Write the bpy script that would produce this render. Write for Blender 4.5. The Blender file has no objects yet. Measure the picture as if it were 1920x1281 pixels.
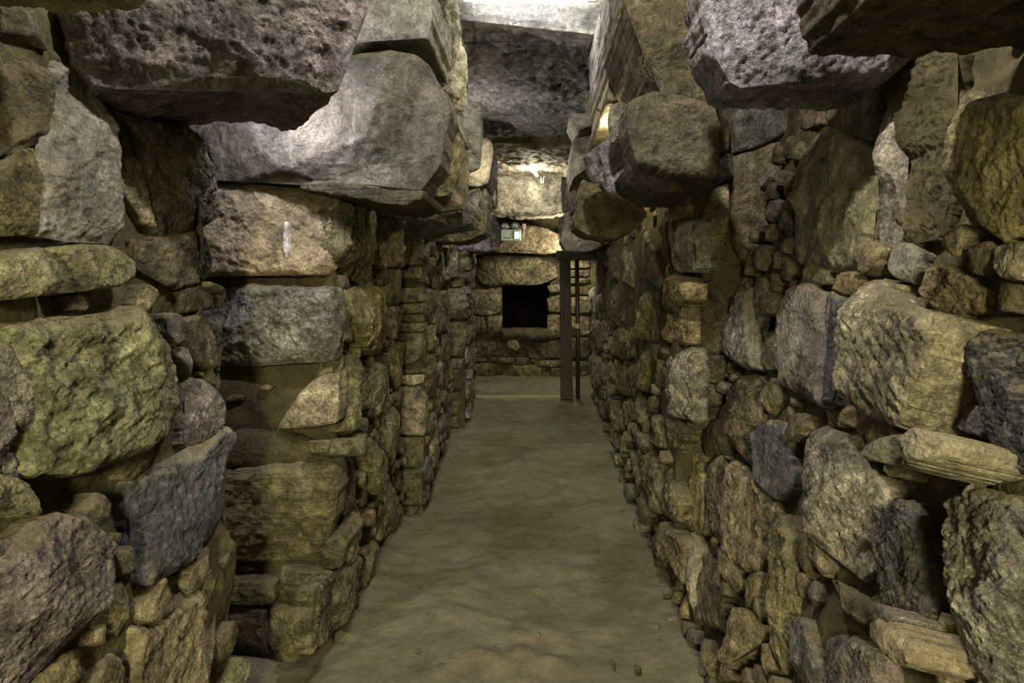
import bpy, math, random
import numpy as np
from mathutils import Vector
from mathutils.geometry import delaunay_2d_cdt

S = bpy.context.scene
COL = S.collection
random.seed(7)
RNG = np.random.default_rng(7)

# ------------------------------------------------------------------ camera
EYE = 1.30            # eye height in metres
F = 1200.0            # focal length in pixels of the 1920 x 1281 frame
VX, VY = 1005.0, 540.0
cam_d = bpy.data.cameras.new('camera')
cam = bpy.data.objects.new('camera', cam_d)
COL.objects.link(cam)
cam.location = (0, 0, EYE)
cam.rotation_euler = (math.pi / 2, 0, 0)
cam_d.sensor_fit = 'HORIZONTAL'
cam_d.sensor_width = 36.0
cam_d.lens = 36.0 * F / 1920.0
cam_d.shift_x = (960.0 - VX) / 1920.0
cam_d.shift_y = (VY - 640.5) / 1920.0
cam_d.clip_start = 0.05
S.camera = cam

# ------------------------------------------------------------------ world, lamps, exposure
S.view_settings.view_transform = 'Standard'
S.view_settings.look = 'None'
S.view_settings.gamma = 1.0
S.view_settings.use_curve_mapping = False
S.view_settings.exposure = 0.6
W = bpy.data.worlds.new('world'); S.world = W
W.use_nodes = True
W.node_tree.nodes['Background'].inputs[0].default_value = (0.9, 0.85, 0.62, 1)
W.node_tree.nodes['Background'].inputs[1].default_value = 0.4


def lamp(name, loc, power, col, size=0.08, spot=None):
    l = bpy.data.lights.new(name, 'POINT')
    l.energy = power; l.color = col; l.shadow_soft_size = size
    o = bpy.data.objects.new(name, l); COL.objects.link(o); o.location = loc
    return o


WARM = (1.0, 0.90, 0.50)
COOL = (0.92, 0.89, 1.0)
lamp('lamp_light', (0.10, 1.08, 2.60), 62, (1.0, 0.93, 0.80), 0.035)  # lamp of the near bay, above the frame
lamp('lamp_light', (0.12, 3.46, 3.03), 28, (1.0, 0.95, 0.78), 0.06)  # tube in front of the first lintel
lamp('lamp_light', (-0.02, 7.76, 2.64), 19, (1.0, 0.96, 0.82), 0.05)  # bare tube at the far lintel
lamp('lamp_light', (0.45, 8.75, 1.90), 27, (1.0, 0.90, 0.64), 0.10)   # lamp of the chamber
lamp('lamp_light', (0.0, -2.1, 1.85), 380, WARM, 0.22)         # unseen fill lamp added behind the camera, cut off above by an added slab
lamp('lamp_light', (-0.43, 4.93, 2.30), 14, (1.0, 0.95, 0.80), 0.02)   # unseen lamp added behind a left corbel to brighten the ceiling slabs
lamp('lamp_light', (0.41, 3.30, 2.07), 9, (1.0, 0.86, 0.48), 0.02)    # small warm lamp added behind the right corbel tip to light the yellow corbel
lamp('lamp_light', (-0.80, 1.95, 1.87), 6.5, COOL, 0.03)       # small lamp tucked behind the left corbel boulder

# ------------------------------------------------------------------ noise
_perm = RNG.permutation(512)
_perm = np.concatenate([_perm, _perm, _perm])
_grad = RNG.normal(size=(512, 3)); _grad /= np.linalg.norm(_grad, axis=1)[:, None]


def perlin(p):
    i = np.floor(p).astype(int); f = p - i; i &= 511
    w = f * f * f * (f * (f * 6 - 15) + 10)
    def g(dx, dy, dz):
        h = _perm[_perm[_perm[(i[:, 0] + dx) & 511] + ((i[:, 1] + dy) & 511)] + ((i[:, 2] + dz) & 511)] & 511
        return ((f - (dx, dy, dz)) * _grad[h]).sum(1)
    def L(a, b, t): return a + (b - a) * t
    x0 = L(L(g(0, 0, 0), g(1, 0, 0), w[:, 0]), L(g(0, 1, 0), g(1, 1, 0), w[:, 0]), w[:, 1])
    x1 = L(L(g(0, 0, 1), g(1, 0, 1), w[:, 0]), L(g(0, 1, 1), g(1, 1, 1), w[:, 0]), w[:, 1])
    return L(x0, x1, w[:, 2])


def fbm(p, freq, octaves=4, ridged=False, gain=0.5):
    s = np.zeros(len(p)); a = 1.0; q = p * freq
    for _ in range(octaves):
        n = perlin(q)
        s += a * ((0.5 - np.abs(n) * 2) if ridged else n * 1.6)
        a *= gain; q = q * 2.03 + 11.7
    return s


# ------------------------------------------------------------------ node helpers
def mat(name):
    m = bpy.data.materials.new(name); m.use_nodes = True
    nt = m.node_tree; b = nt.nodes['Principled BSDF']
    return m, nt, b


def N(nt, typ, **kw):
    n = nt.nodes.new(typ)
    for k, v in kw.items():
        if isinstance(k, str) and hasattr(n, k): setattr(n, k, v)
    return n


def link(nt, a, b): nt.links.new(a, b)


def noise(nt, vec, scale, detail=6, rough=0.6, dist=0.0, ridged=False):
    n = nt.nodes.new('ShaderNodeTexNoise')
    n.inputs['Scale'].default_value = scale; n.inputs['Detail'].default_value = detail
    n.inputs['Roughness'].default_value = rough; n.inputs['Distortion'].default_value = dist
    if ridged:
        n.noise_type = 'RIDGED_MULTIFRACTAL'; n.inputs['Gain'].default_value = 2.0; n.inputs['Offset'].default_value = 0.9
    link(nt, vec, n.inputs['Vector']); return n.outputs['Fac']


def ramp(nt, fac, stops):
    r = nt.nodes.new('ShaderNodeValToRGB')
    e = r.color_ramp.elements
    while len(e) < len(stops): e.new(0.5)
    for k, (p, c) in enumerate(stops):
        e[k].position = p
        e[k].color = (c, c, c, 1) if not isinstance(c, tuple) else (*c, 1)
    link(nt, fac, r.inputs[0]); return r.outputs[0]


def mix(nt, a, b, fac, mode='MIX'):
    m = nt.nodes.new('ShaderNodeMix'); m.data_type = 'RGBA'; m.blend_type = mode
    for val, sock in ((fac, m.inputs[0]), (a, m.inputs[6]), (b, m.inputs[7])):
        if isinstance(val, (int, float)): sock.default_value = val
        elif isinstance(val, tuple): sock.default_value = (*val, 1)
        else: link(nt, val, sock)
    return m.outputs[2]


def math_(nt, op, a, b):
    m = nt.nodes.new('ShaderNodeMath'); m.operation = op
    for val, sock in ((a, m.inputs[0]), (b, m.inputs[1])):
        if isinstance(val, (int, float)): sock.default_value = val
        else: link(nt, val, sock)
    return m.outputs[0]


def bump(nt, h, strength, dist, prev=None):
    b = nt.nodes.new('ShaderNodeBump'); b.inputs['Strength'].default_value = strength
    b.inputs['Distance'].default_value = dist
    link(nt, h, b.inputs['Height'])
    if prev is not None: link(nt, prev, b.inputs['Normal'])
    return b.outputs[0]


def obj_coord(nt):
    tc = nt.nodes.new('ShaderNodeTexCoord'); oi = nt.nodes.new('ShaderNodeObjectInfo')
    v = nt.nodes.new('ShaderNodeVectorMath'); v.operation = 'MULTIPLY_ADD'
    v.inputs[1].default_value = (1, 1, 1)
    cx = nt.nodes.new('ShaderNodeCombineXYZ')
    r = math_(nt, 'MULTIPLY', oi.outputs['Random'], 53.0)
    for k in range(3): link(nt, r, cx.inputs[k])
    link(nt, tc.outputs['Object'], v.inputs[0]); link(nt, cx.outputs[0], v.inputs[2])
    return v.outputs[0], oi


def stretched(nt, vec, s):
    v = nt.nodes.new('ShaderNodeVectorMath'); v.operation = 'MULTIPLY'
    v.inputs[1].default_value = s; link(nt, vec, v.inputs[0]); return v.outputs[0]


MUD = (0.18, 0.155, 0.09)


def make_rock(name, fine=1.0, mud=0.35, strata=0.0, mot=0.9):
    m, nt, b = mat(name)
    vec, oi = obj_coord(nt)
    c = oi.outputs['Color']
    big = noise(nt, vec, 5.0, 6, 0.62, 0.4)
    med = noise(nt, vec, 22.0, 8, 0.68, 0.3)
    tiny = noise(nt, vec, 120.0, 5, 0.7)
    c = mix(nt, c, ramp(nt, big, [(0.30, 0.40), (0.5, 1.0), (0.70, 1.7)]), 0.9, 'MULTIPLY')
    c = mix(nt, c, ramp(nt, med, [(0.33, 0.22), (0.5, 1.0), (0.66, 1.9)]), mot, 'MULTIPLY')
    c = mix(nt, c, ramp(nt, tiny, [(0.32, 0.35), (0.5, 1.0), (0.68, 1.75)]), mot * 0.9, 'MULTIPLY')
    # smears of clay mortar left on the stone
    mudf = ramp(nt, noise(nt, vec, 3.7, 8, 0.66, 0.6), [(0.50, 0.0), (0.66, 1.0)])
    c = mix(nt, c, mix(nt, MUD, ramp(nt, med, [(0.3, 0.5), (0.7, 1.4)]), 0.8, 'MULTIPLY'), math_(nt, 'MULTIPLY', mudf, mud))
    # lime runs
    runs = noise(nt, stretched(nt, vec, (16, 16, 2.5)), 1.0, 5, 0.6)
    c = mix(nt, c, (0.52, 0.49, 0.42), math_(nt, 'MULTIPLY', ramp(nt, runs, [(0.60, 0.0), (0.76, 1.0)]), 0.55))
    # dust lying on the upward faces
    geo = nt.nodes.new('ShaderNodeNewGeometry'); sx = nt.nodes.new('ShaderNodeSeparateXYZ')
    link(nt, geo.outputs['Normal'], sx.inputs[0])
    up = ramp(nt, sx.outputs['Z'], [(0.45, 0.0), (0.85, 1.0)])
    c = mix(nt, c, (0.30, 0.26, 0.175), math_(nt, 'MULTIPLY', up, 0.75))
    link(nt, c, b.inputs['Base Color'])
    b.inputs['Roughness'].default_value = 0.82
    b.inputs['Specular IOR Level'].default_value = 0.28
    crk = nt.nodes.new('ShaderNodeTexVoronoi'); crk.feature = 'DISTANCE_TO_EDGE'
    crk.inputs['Scale'].default_value = 7.0
    nv = nt.nodes.new('ShaderNodeVectorMath'); nv.operation = 'ADD'
    ncol = nt.nodes.new('ShaderNodeTexNoise'); ncol.inputs['Scale'].default_value = 4.0
    ncol.inputs['Detail'].default_value = 5
    link(nt, vec, ncol.inputs['Vector']); link(nt, ncol.outputs['Color'], nv.inputs[1]); link(nt, vec, nv.inputs[0])
    link(nt, nv.outputs[0], crk.inputs['Vector'])
    crack = ramp(nt, crk.outputs['Distance'], [(0.0, 0.0), (0.035, 1.0)])
    h1 = noise(nt, vec, 6.0, 10, 0.6, 0.4, True)
    n = bump(nt, h1, 1.0, 0.045 * fine)
    n = bump(nt, med, 1.0, 0.045 * fine, n)
    n = bump(nt, tiny, 0.9, 0.009 * fine, n)
    n = bump(nt, crack, 0.35, 0.006 * fine, n)
    if strata:
        st = noise(nt, stretched(nt, vec, (2, 2, 34)), 1.0, 6, 0.6)
        n = bump(nt, st, strata, 0.02, n)
    link(nt, n, b.inputs['Normal'])
    return m


def make_mud(name, base, scale=1.0):
    m, nt, b = mat(name)
    tc = nt.nodes.new('ShaderNodeTexCoord'); vec = tc.outputs['Object']
    big = noise(nt, vec, 2.2 * scale, 8, 0.62, 0.3)
    med = noise(nt, vec, 16 * scale, 9, 0.7, 0.2)
    tiny = noise(nt, vec, 90 * scale, 6, 0.72)
    c = mix(nt, base, ramp(nt, big, [(0.32, 0.5), (0.5, 1.0), (0.7, 1.4)]), 0.85, 'MULTIPLY')
    c = mix(nt, c, ramp(nt, med, [(0.32, 0.45), (0.5, 1.0), (0.7, 1.4)]), 0.8, 'MULTIPLY')
    c = mix(nt, c, ramp(nt, tiny, [(0.30, 0.5), (0.5, 1.0), (0.7, 1.4)]), 0.7, 'MULTIPLY')
    link(nt, c, b.inputs['Base Color'])
    b.inputs['Roughness'].default_value = 0.95
    b.inputs['Specular IOR Level'].default_value = 0.12
    n = bump(nt, med, 1.0, 0.07)
    n = bump(nt, tiny, 1.0, 0.016, n)
    link(nt, n, b.inputs['Normal'])
    return m


def make_floor(name):
    m, nt, b = mat(name)
    tc = nt.nodes.new('ShaderNodeTexCoord'); vec = tc.outputs['Object']
    big = noise(nt, vec, 1.6, 8, 0.6, 0.5)
    med = noise(nt, stretched(nt, vec, (9, 11, 9)), 1.0, 9, 0.68, 0.3)
    tiny = noise(nt, vec, 70, 6, 0.7)
    c = mix(nt, (0.150, 0.132, 0.085), (0.245, 0.225, 0.165), ramp(nt, big, [(0.35, 0.0), (0.65, 1.0)]))
    c = mix(nt, c, ramp(nt, med, [(0.30, 0.62), (0.5, 1.0), (0.7, 1.3)]), 0.8, 'MULTIPLY')
    c = mix(nt, c, ramp(nt, tiny, [(0.30, 0.7), (0.5, 1.0), (0.7, 1.25)]), 0.6, 'MULTIPLY')
    link(nt, c, b.inputs['Base Color'])
    b.inputs['Roughness'].default_value = 0.9
    b.inputs['Specular IOR Level'].default_value = 0.15
    n = bump(nt, big, 0.6, 0.10)
    n = bump(nt, med, 0.6, 0.03, n)
    n = bump(nt, tiny, 0.8, 0.008, n)
    link(nt, n, b.inputs['Normal'])
    return m


def make_wood(name, col):
    m, nt, b = mat(name)
    tc = nt.nodes.new('ShaderNodeTexCoord'); vec = tc.outputs['Object']
    g = noise(nt, stretched(nt, vec, (60, 60, 3)), 1.0, 7, 0.6)
    c = mix(nt, col, ramp(nt, g, [(0.3, 0.5), (0.7, 1.6)]), 0.9, 'MULTIPLY')
    link(nt, c, b.inputs['Base Color']); b.inputs['Roughness'].default_value = 0.7
    link(nt, bump(nt, g, 0.5, 0.004), b.inputs['Normal'])
    return m


def make_plain(name, col, rough=0.5, metal=0.0, emit=None, strength=0.0):
    m, nt, b = mat(name)
    tc = nt.nodes.new('ShaderNodeTexCoord')
    g = noise(nt, tc.outputs['Object'], 40, 4, 0.6)
    c = mix(nt, col, ramp(nt, g, [(0.3, 0.85), (0.7, 1.1)]), 0.8, 'MULTIPLY')
    link(nt, c, b.inputs['Base Color'])
    b.inputs['Roughness'].default_value = rough; b.inputs['Metallic'].default_value = metal
    if emit:
        b.inputs['Emission Color'].default_value = (*emit, 1); b.inputs['Emission Strength'].default_value = strength
    return m


ROCK = make_rock('rough_rock')
ROCK_SMOOTH = make_rock('smooth_rock', fine=0.42, mud=0.22, mot=0.55)
ROCK_LAYER = make_rock('layered_rock', fine=0.6, mud=0.15, strata=1.0, mot=0.5)
MUDM = make_mud('clay_mortar', MUD)
FLOORM = make_floor('trodden_earth')
WOOD = make_wood('dark_wood', (0.055, 0.045, 0.030))
WOODP = make_wood('pale_wood', (0.33, 0.28, 0.19))
STEEL = make_plain('dark_steel', (0.09, 0.085, 0.075), 0.45, 0.6)
BRASS = make_plain('latch_metal', (0.45, 0.40, 0.30), 0.5, 0.3)
PLASTIC = make_plain('pale_plastic', (0.62, 0.78, 0.74), 0.45)
BLACKP = make_plain('black_plastic', (0.03, 0.03, 0.03), 0.5)
GLASSY = make_plain('lamp_reflector', (0.30, 0.33, 0.32), 0.15, 0.4)
GLOW = make_plain('tube_glow', (1, 1, 1), 0.4, 0, (1.0, 0.97, 0.90), 16.0)
GREENGLOW = make_plain('window_glow', (0.6, 0.9, 0.8), 0.4, 0, (0.55, 1.0, 0.80), 1.1)
CABLE = make_plain('pale_cable', (0.50, 0.48, 0.40), 0.6)
STRAW = make_plain('dry_roots', (0.075, 0.06, 0.033), 0.9)
DARKV = make_mud('dark_clay', (0.05, 0.042, 0.03))  # much darker clay colour, used only inside the niche

C = dict(tan=(.32, .272, .172), olive=(.25, .225, .125), grey=(.27, .26, .225), pale=(.43, .39, .30),
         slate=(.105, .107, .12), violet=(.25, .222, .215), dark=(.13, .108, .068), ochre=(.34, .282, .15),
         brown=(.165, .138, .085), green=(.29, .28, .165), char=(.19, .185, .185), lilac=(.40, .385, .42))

# ------------------------------------------------------------------ frames (planes of masonry)
class Frame:
    def __init__(s, O, U, V):
        s.O = np.array(O, float); s.U = np.array(U, float); s.V = np.array(V, float)
        s.U /= np.linalg.norm(s.U); s.V -= s.U * (s.U @ s.V); s.V /= np.linalg.norm(s.V)
        s.N = np.cross(s.U, s.V)
    def pt(s, uv, h):
        uv = np.asarray(uv, float); h = np.asarray(h, float)
        return s.O + uv[:, :1] * s.U + uv[:, 1:2] * s.V + h.reshape(-1, 1) * s.N
    def unproject(s, px, h=0.0):
        px = np.asarray(px, float)
        d = np.stack([(px[:, 0] - VX) / F, np.ones(len(px)), (VY - px[:, 1]) / F], 1)
        e = np.array([0, 0, EYE]); o = s.O + s.N * h
        t = ((o - e) @ s.N) / (d @ s.N)
        P = e + d * t[:, None] - o
        return np.stack([P @ s.U, P @ s.V], 1)


def facing(Y): return Frame((0, Y, 0), (1, 0, 0), (0, 0, 1))
def under(Z): return Frame((0, 0, Z), (1, 0, 0), (0, -1, 0))
def wall(p0, p1, batter=0.0):
    U = np.array([p1[0] - p0[0], p1[1] - p0[1], 0.0]); U /= np.linalg.norm(U)
    n = np.cross(U, (0, 0, 1))
    return Frame((p0[0], p0[1], 0), U, np.array([0, 0, 1.0]) + n * batter)


# ------------------------------------------------------------------ object helpers
def tag(o, label=None, cat=None, group=None, kind=None):
    if label: o['label'] = label
    if cat: o['category'] = cat
    if group: o['group'] = group
    if kind: o['kind'] = kind
    return o


def mesh_obj(name, verts, faces, material, parent=None, origin=None, smooth=True):
    v = np.asarray(verts, float)
    org = v.mean(0) if origin is None else np.asarray(origin, float)
    me = bpy.data.meshes.new(name)
    me.from_pydata((v - org).tolist(), [], faces)
    me.materials.append(material)
    if smooth: me.polygons.foreach_set('use_smooth', [True] * len(me.polygons))
    me.update()
    o = bpy.data.objects.new(name, me); COL.objects.link(o)
    if parent is not None:
        o.parent = parent; o.location = Vector(org) - parent.location
    else: o.location = org
    return o


def empty(name, loc):
    o = bpy.data.objects.new(name, None); COL.objects.link(o); o.location = loc
    o.empty_display_size = 0.1; return o


def pip(pts, poly):
    x, y = pts[:, 0][:, None], pts[:, 1][:, None]
    a = poly; b = np.roll(poly, -1, 0)
    c = ((a[:, 1] > y) != (b[:, 1] > y)) & (x < (b[:, 0] - a[:, 0]) * (y - a[:, 1]) / (b[:, 1] - a[:, 1] + 1e-12) + a[:, 0])
    return c.sum(1) % 2 == 1


def dist(pts, poly):
    a = poly[None]; d = np.roll(poly, -1, 0)[None] - a
    p = pts[:, None] - a
    t = np.clip((p * d).sum(2) / ((d * d).sum(2) + 1e-12), 0, 1)
    return np.sqrt(((p - d * t[..., None]) ** 2).sum(2)).min(1)


def area(p): 
    q = np.roll(p, -1, 0); return 0.5 * (p[:, 0] * q[:, 1] - q[:, 0] * p[:, 1]).sum()


def resample(poly, s):
    out = []
    n = len(poly)
    for i in range(n):
        a, b = poly[i], poly[(i + 1) % n]
        k = max(1, int(round(np.linalg.norm(b - a) / s)))
        for j in range(k): out.append(a + (b - a) * j / k)
    return np.array(out)


def cut_corners(p, r=0.16):
    q = np.roll(p, -1, 0)
    return np.stack([p * (1 - r) + q * r, p * r + q * (1 - r)], 1).reshape(-1, 2)


USED = {}      # frame id -> list of uv polygons already laid


def rock_mesh(frame, uv, t, depth, step, rough=1.0, facets=4, edge=0.11, corner=0.06, tilt=0.12, taper=0.0, seed=0, wob=1.0, grooves=None):
    """one stone: hewn front over the outline uv, sides running back by depth"""
    r = np.random.default_rng(seed)
    if area(uv) < 0: uv = uv[::-1]
    size = math.sqrt(abs(area(uv)))
    b = cut_corners(np.asarray(uv, float), corner)
    step = max(step, size / 60)
    b = resample(b, step)
    # wander of the outline
    q = np.c_[b, np.full(len(b), seed * 0.37)]
    w = 0.034 * size * wob
    b = b + np.c_[fbm(q, 4.5 / size, 5, False, .6), fbm(q + 31.3, 4.5 / size, 5, False, .6)] * w
    lo, hi = b.min(0), b.max(0)
    gx, gy = np.meshgrid(np.arange(lo[0], hi[0], step), np.arange(lo[1], hi[1], step * 0.87))
    gx = gx + (np.arange(gx.shape[0]) % 2)[:, None] * step * 0.5
    g = np.c_[gx.ravel(), gy.ravel()] + r.uniform(-.22, .22, (gx.size, 2)) * step
    if len(g):
        g = g[pip(g, b)]
    if len(g):
        dg = dist(g, b); g = g[dg > step * 0.5]
    nb = len(b)
    V2 = [Vector(x) for x in np.r_[b, g]]
    res = delaunay_2d_cdt(V2, [(i, (i + 1) % nb) for i in range(nb)], [], 1, 1e-7, True)
    vv = np.array([list(v) for v in res[0]]); tris = [list(f) for f in res[2]]
    src = res[3]
    # output vertex of every boundary vertex
    bmap = [-1] * nb
    for k, s_ in enumerate(src):
        for x in s_:
            if x < nb: bmap[x] = k
    ring0 = [k for k in bmap if k >= 0]
    d = dist(vv, b)
    inr = max(d.max(), 1e-4)
    e = inr * edge
    prof = np.sqrt(np.clip(1 - (1 - np.minimum(d / e, 1)) ** 2, 0, 1))
    rd = min(t * 0.6, e * 0.8)
    h = t - rd * (1 - prof)
    cen = vv.mean(0)
    th = r.uniform(0, 6.28)
    h = h + ((vv - cen) @ np.array([math.cos(th), math.sin(th)])) * r.uniform(0.0, tilt)
    for _ in range(facets):
        th = r.uniform(0, 6.28); sl = r.uniform(0.15, 0.75); off = r.uniform(0.15, 0.85) * inr
        h = np.minimum(h, t + 0.01 * size - sl * ((vv - cen) @ np.array([math.cos(th), math.sin(th)]) - off))
    h = np.maximum(h, t * 0.15)
    P = frame.pt(vv, h)
    fade = np.clip(d / (e + 1e-9), 0.25, 1)
    amp = rough * 0.055 * size
    sd = seed * 1.731
    dn = fbm(P + sd, 2.4 / size, 6, True, 0.6) * amp * 0.62 + fbm(P - sd, 11.0 / size, 4, True, .6) * amp * 0.26
    n1 = fbm(P * (1, 1, 1.6) + sd * 2, 1.8 / size, 4) * 3.2
    dn = dn + (np.floor(n1 + .5) - n1 * 0.25) * amp * 0.20
    if grooves:
        ga, gs, gd = grooves; ga = math.radians(ga)
        w_ = (vv @ np.array([math.cos(ga), math.sin(ga)])) / gs + fbm(P, 2.0, 3) * .5
        dn = dn - gd * np.abs(np.cos(math.pi * w_)) ** 7 * np.clip(fbm(P + 3, 3.0, 2) + .8, 0, 1.2)
    P = P + frame.N * (dn * fade)[:, None]
    faces = tris
    # sides
    rings = int(min(14, max(1, round(depth / (step * 1.6)))))
    B = P[ring0]
    b2 = vv[ring0]
    tan = np.roll(b2, -1, 0) - np.roll(b2, 1, 0)
    out = np.c_[tan[:, 1], -tan[:, 0]]; out /= np.linalg.norm(out, axis=1)[:, None] + 1e-12
    outw = out[:, :1] * frame.U + out[:, 1:2] * frame.V
    c3 = frame.pt(cen[None], [0])[0]
    V = [P]; n0 = len(P); prev = ring0; m = len(ring0)
    for k in range(1, rings + 1):
        f = k / rings
        R = B - frame.N * (depth + (B - c3) @ frame.N * 1.0)[:, None] * f
        R = R + (c3 + frame.N * ((R - c3) @ frame.N)[:, None] - R) * (taper * f)
        dn = fbm(R + sd, 3.0 / size, 4, True, 0.55) * amp * 0.5
        R = R + outw * dn[:, None] * (1 if k < rings else 0.3)
        cur = list(range(n0, n0 + m)); n0 += m
        V.append(R)
        for i in range(m):
            j = (i + 1) % m
            faces.append([prev[i], cur[i], cur[j], prev[j]])
        prev = cur
    faces.append(prev[::-1])
    return np.concatenate(V), faces


COUNT = [0]


def stone(parent, frame, px=None, t=0.06, tone='tan', depth=None, uv=None, m=None, name='stone', label=None, step_px=3.0,
          reg=True, **kw):
    COUNT[0] += 1
    seed = COUNT[0]
    if uv is None: uv = frame.unproject(px, t * 0.6)
    uv = np.asarray(uv, float)
    P = frame.pt(uv, np.full(len(uv), t))
    Y = max(0.6, P[:, 1].mean())
    step = step_px * Y / F
    if depth is None: depth = 0.05
    v, f = rock_mesh(frame, uv, t, depth, step, seed=seed, **kw)
    o = mesh_obj(name, v, f, m or ROCK, parent)
    c = np.array(C[tone] if isinstance(tone, str) else tone)
    rr = random.Random(seed)
    c = c * rr.uniform(0.85, 1.15) * np.array([rr.uniform(.96, 1.05), 1, rr.uniform(.93, 1.07)])
    o.color = (*c, 1)
    if label: o['label'] = label
    if reg: USED.setdefault(id(frame), []).append(uv)
    return o


def block(parent, px, Y0, Y1, tone='tan', t=0.03, rot=0, **kw):
    """a block whose rough end faces along the passage and that runs back from Y0 to Y1"""
    fr = facing(Y0)
    if rot:        # end face turned towards the middle of the passage
        q = np.asarray(px, float).mean(0); a = math.radians(rot)
        fr = Frame(((q[0] - VX) / F * Y0, Y0, 0), (math.cos(a), math.sin(a), 0), (0, 0, 1))
    return stone(parent, fr, px, t=t, tone=tone, depth=Y1 - Y0, reg=False, **kw)


def backing(name, paths, z0, z1, material=None, parent=None, amp=0.03, step=0.035, batter=0.0, bfun=None):
    """clay core of a wall along a plan polyline, as one wavy sheet with thickness given by its corner returns"""
    P = [np.array(p, float) for p in paths]
    us = []
    for a, b in zip(P[:-1], P[1:]):
        k = max(1, int(np.linalg.norm(b - a) / step))
        us += [a + (b - a) * j / k for j in range(k)]
    us.append(P[-1]); us = np.array(us)
    zs = np.linspace(z0, z1, max(2, int((z1 - z0) / step)))
    tn = np.gradient(us, axis=0); nn = np.c_[tn[:, 1], -tn[:, 0]]; nn /= np.linalg.norm(nn, axis=1)[:, None]
    g = np.array([(u[0], u[1], z) for z in zs for u in us])
    nrm = np.tile(np.c_[nn, np.zeros(len(nn))], (len(zs), 1))
    if batter: g = g + nrm * (batter * g[:, 2:3])
    if bfun is not None: g = bfun(g)
    dn = fbm(g, 3.0, 5) * amp + fbm(g + 7, 14.0, 3, True) * amp * 0.35
    g = g + nrm * dn[:, None]
    n = len(us); F_ = []
    for j in range(len(zs) - 1):
        for i in range(n - 1):
            a = j * n + i
            F_.append([a, a + 1, a + n + 1, a + n])
    return mesh_obj(name, g, F_, material or MUDM, parent, origin=(P[0][0], P[0][1], 0) if parent is None else None)


def autofill(parent, frame, u0, u1, v0, v1, sizes, tones, t=(0.02, 0.06), cell=0.008, limit=200, grow=1, depth=0.05, m=None, step_px=4.0):
    nu, nv = int((u1 - u0) / cell), int((v1 - v0) / cell)
    occ = np.zeros((nv, nu), bool)
    def raster(poly):
        lo = np.floor((poly.min(0) - (u0, v0)) / cell).astype(int) - 1; hi = np.ceil((poly.max(0) - (u0, v0)) / cell).astype(int) + 1
        lo = np.maximum(lo, 0); hi = np.minimum(hi, (nu, nv))
        if (hi <= lo).any(): return None
        xs, ys = np.arange(lo[0], hi[0]), np.arange(lo[1], hi[1])
        X, Y_ = np.meshgrid(xs, ys)
        g = np.c_[u0 + (X.ravel() + .5) * cell, v0 + (Y_.ravel() + .5) * cell]
        return lo, hi, pip(g, poly).reshape(X.shape)
    for p in USED.get(id(frame), []):
        q = raster(np.asarray(p))
        if q: occ[q[0][1]:q[1][1], q[0][0]:q[1][0]] |= q[2]
    cnt = 0
    for (w, hgt, tries) in sizes:
        for _ in range(tries):
            if cnt >= limit: return cnt
            cu, cv = random.uniform(u0, u1), random.uniform(v0, v1)
            ci, cj = int((cv - v0) / cell), int((cu - u0) / cell)
            if ci >= nv or cj >= nu or occ[ci, cj]: continue
            ww, hh = w * random.uniform(.7, 1.35) / 2, hgt * random.uniform(.7, 1.3) / 2
            k = random.choice([4, 5, 5, 6]); a0 = random.uniform(-.2, .2)
            pts = []
            for i in range(k):
                a = a0 + 6.2832 * (i + random.uniform(-.25, .25)) / k
                c_, s_ = math.cos(a), math.sin(a)
                rr = random.uniform(.85, 1.08) / (abs(c_) ** 5 + abs(s_) ** 5) ** .2
                pts.append((cu + ww * rr * c_, cv + hh * rr * s_))
            poly = np.array(pts)
            if poly[:, 0].min() < u0 - 0.02 or poly[:, 0].max() > u1 + 0.02 or poly[:, 1].min() < v0 - 0.02: continue
            q = raster(poly)
            if not q: continue
            sub = occ[q[0][1]:q[1][1], q[0][0]:q[1][0]]
            if (sub & q[2]).sum() > 0.04 * q[2].sum(): continue
            sub |= q[2]
            stone(parent, frame, uv=poly, t=random.uniform(*t), tone=random.choice(tones), depth=depth, m=m, reg=False,
                  facets=3, tilt=0.25, step_px=step_px, corner=.02, wob=1.6, edge=.09)
            cnt += 1
    return cnt

# ================================================================== FLOOR
xs = np.arange(-1.75, 1.30, 0.02)
ys = [-2.6, -1.8, -1.2, -0.6, 0.0, 0.5, 0.9, 1.3, 1.6]
y = 1.8
while y < 9.75:
    ys.append(y); y += max(0.016, y * y / 1560 * 3.4)
ys = np.array(ys)
gx, gy = np.meshgrid(xs, ys)
g = np.c_[gx.ravel(), gy.ravel(), np.zeros(gx.size)]
z = fbm(g, 1.3, 3) * 0.020 + fbm(g * (1, 1.2, 1), 5.0, 6, False, .6) * 0.011 + fbm(g, 17.0, 4, True) * 0.0035
# dip beside the second pier, with the worn bank in front of it
bank = 1 / (1 + np.exp(-((g[:, 0] + 0.36) - 0.10 * (g[:, 1] - 3.9)) * 18))
z -= 0.075 * (1 - bank) * np.exp(-((g[:, 1] - 4.25) / 0.62) ** 2)
# bedrock lumps that break through near the viewer
for (px, py, sx, sy, hh) in ((905, 1243, .075, .045, .03), (978, 1228, .035, .04, .03), (1035, 1243, .06, .04, .03), (965, 1252, .12, .02, .012)):
    Y = EYE * F / (py - VY); X = (px - VX) / F * Y
    z += hh * np.exp(-((g[:, 0] - X) / sx) ** 2 - ((g[:, 1] - Y) / sy) ** 2)
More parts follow.
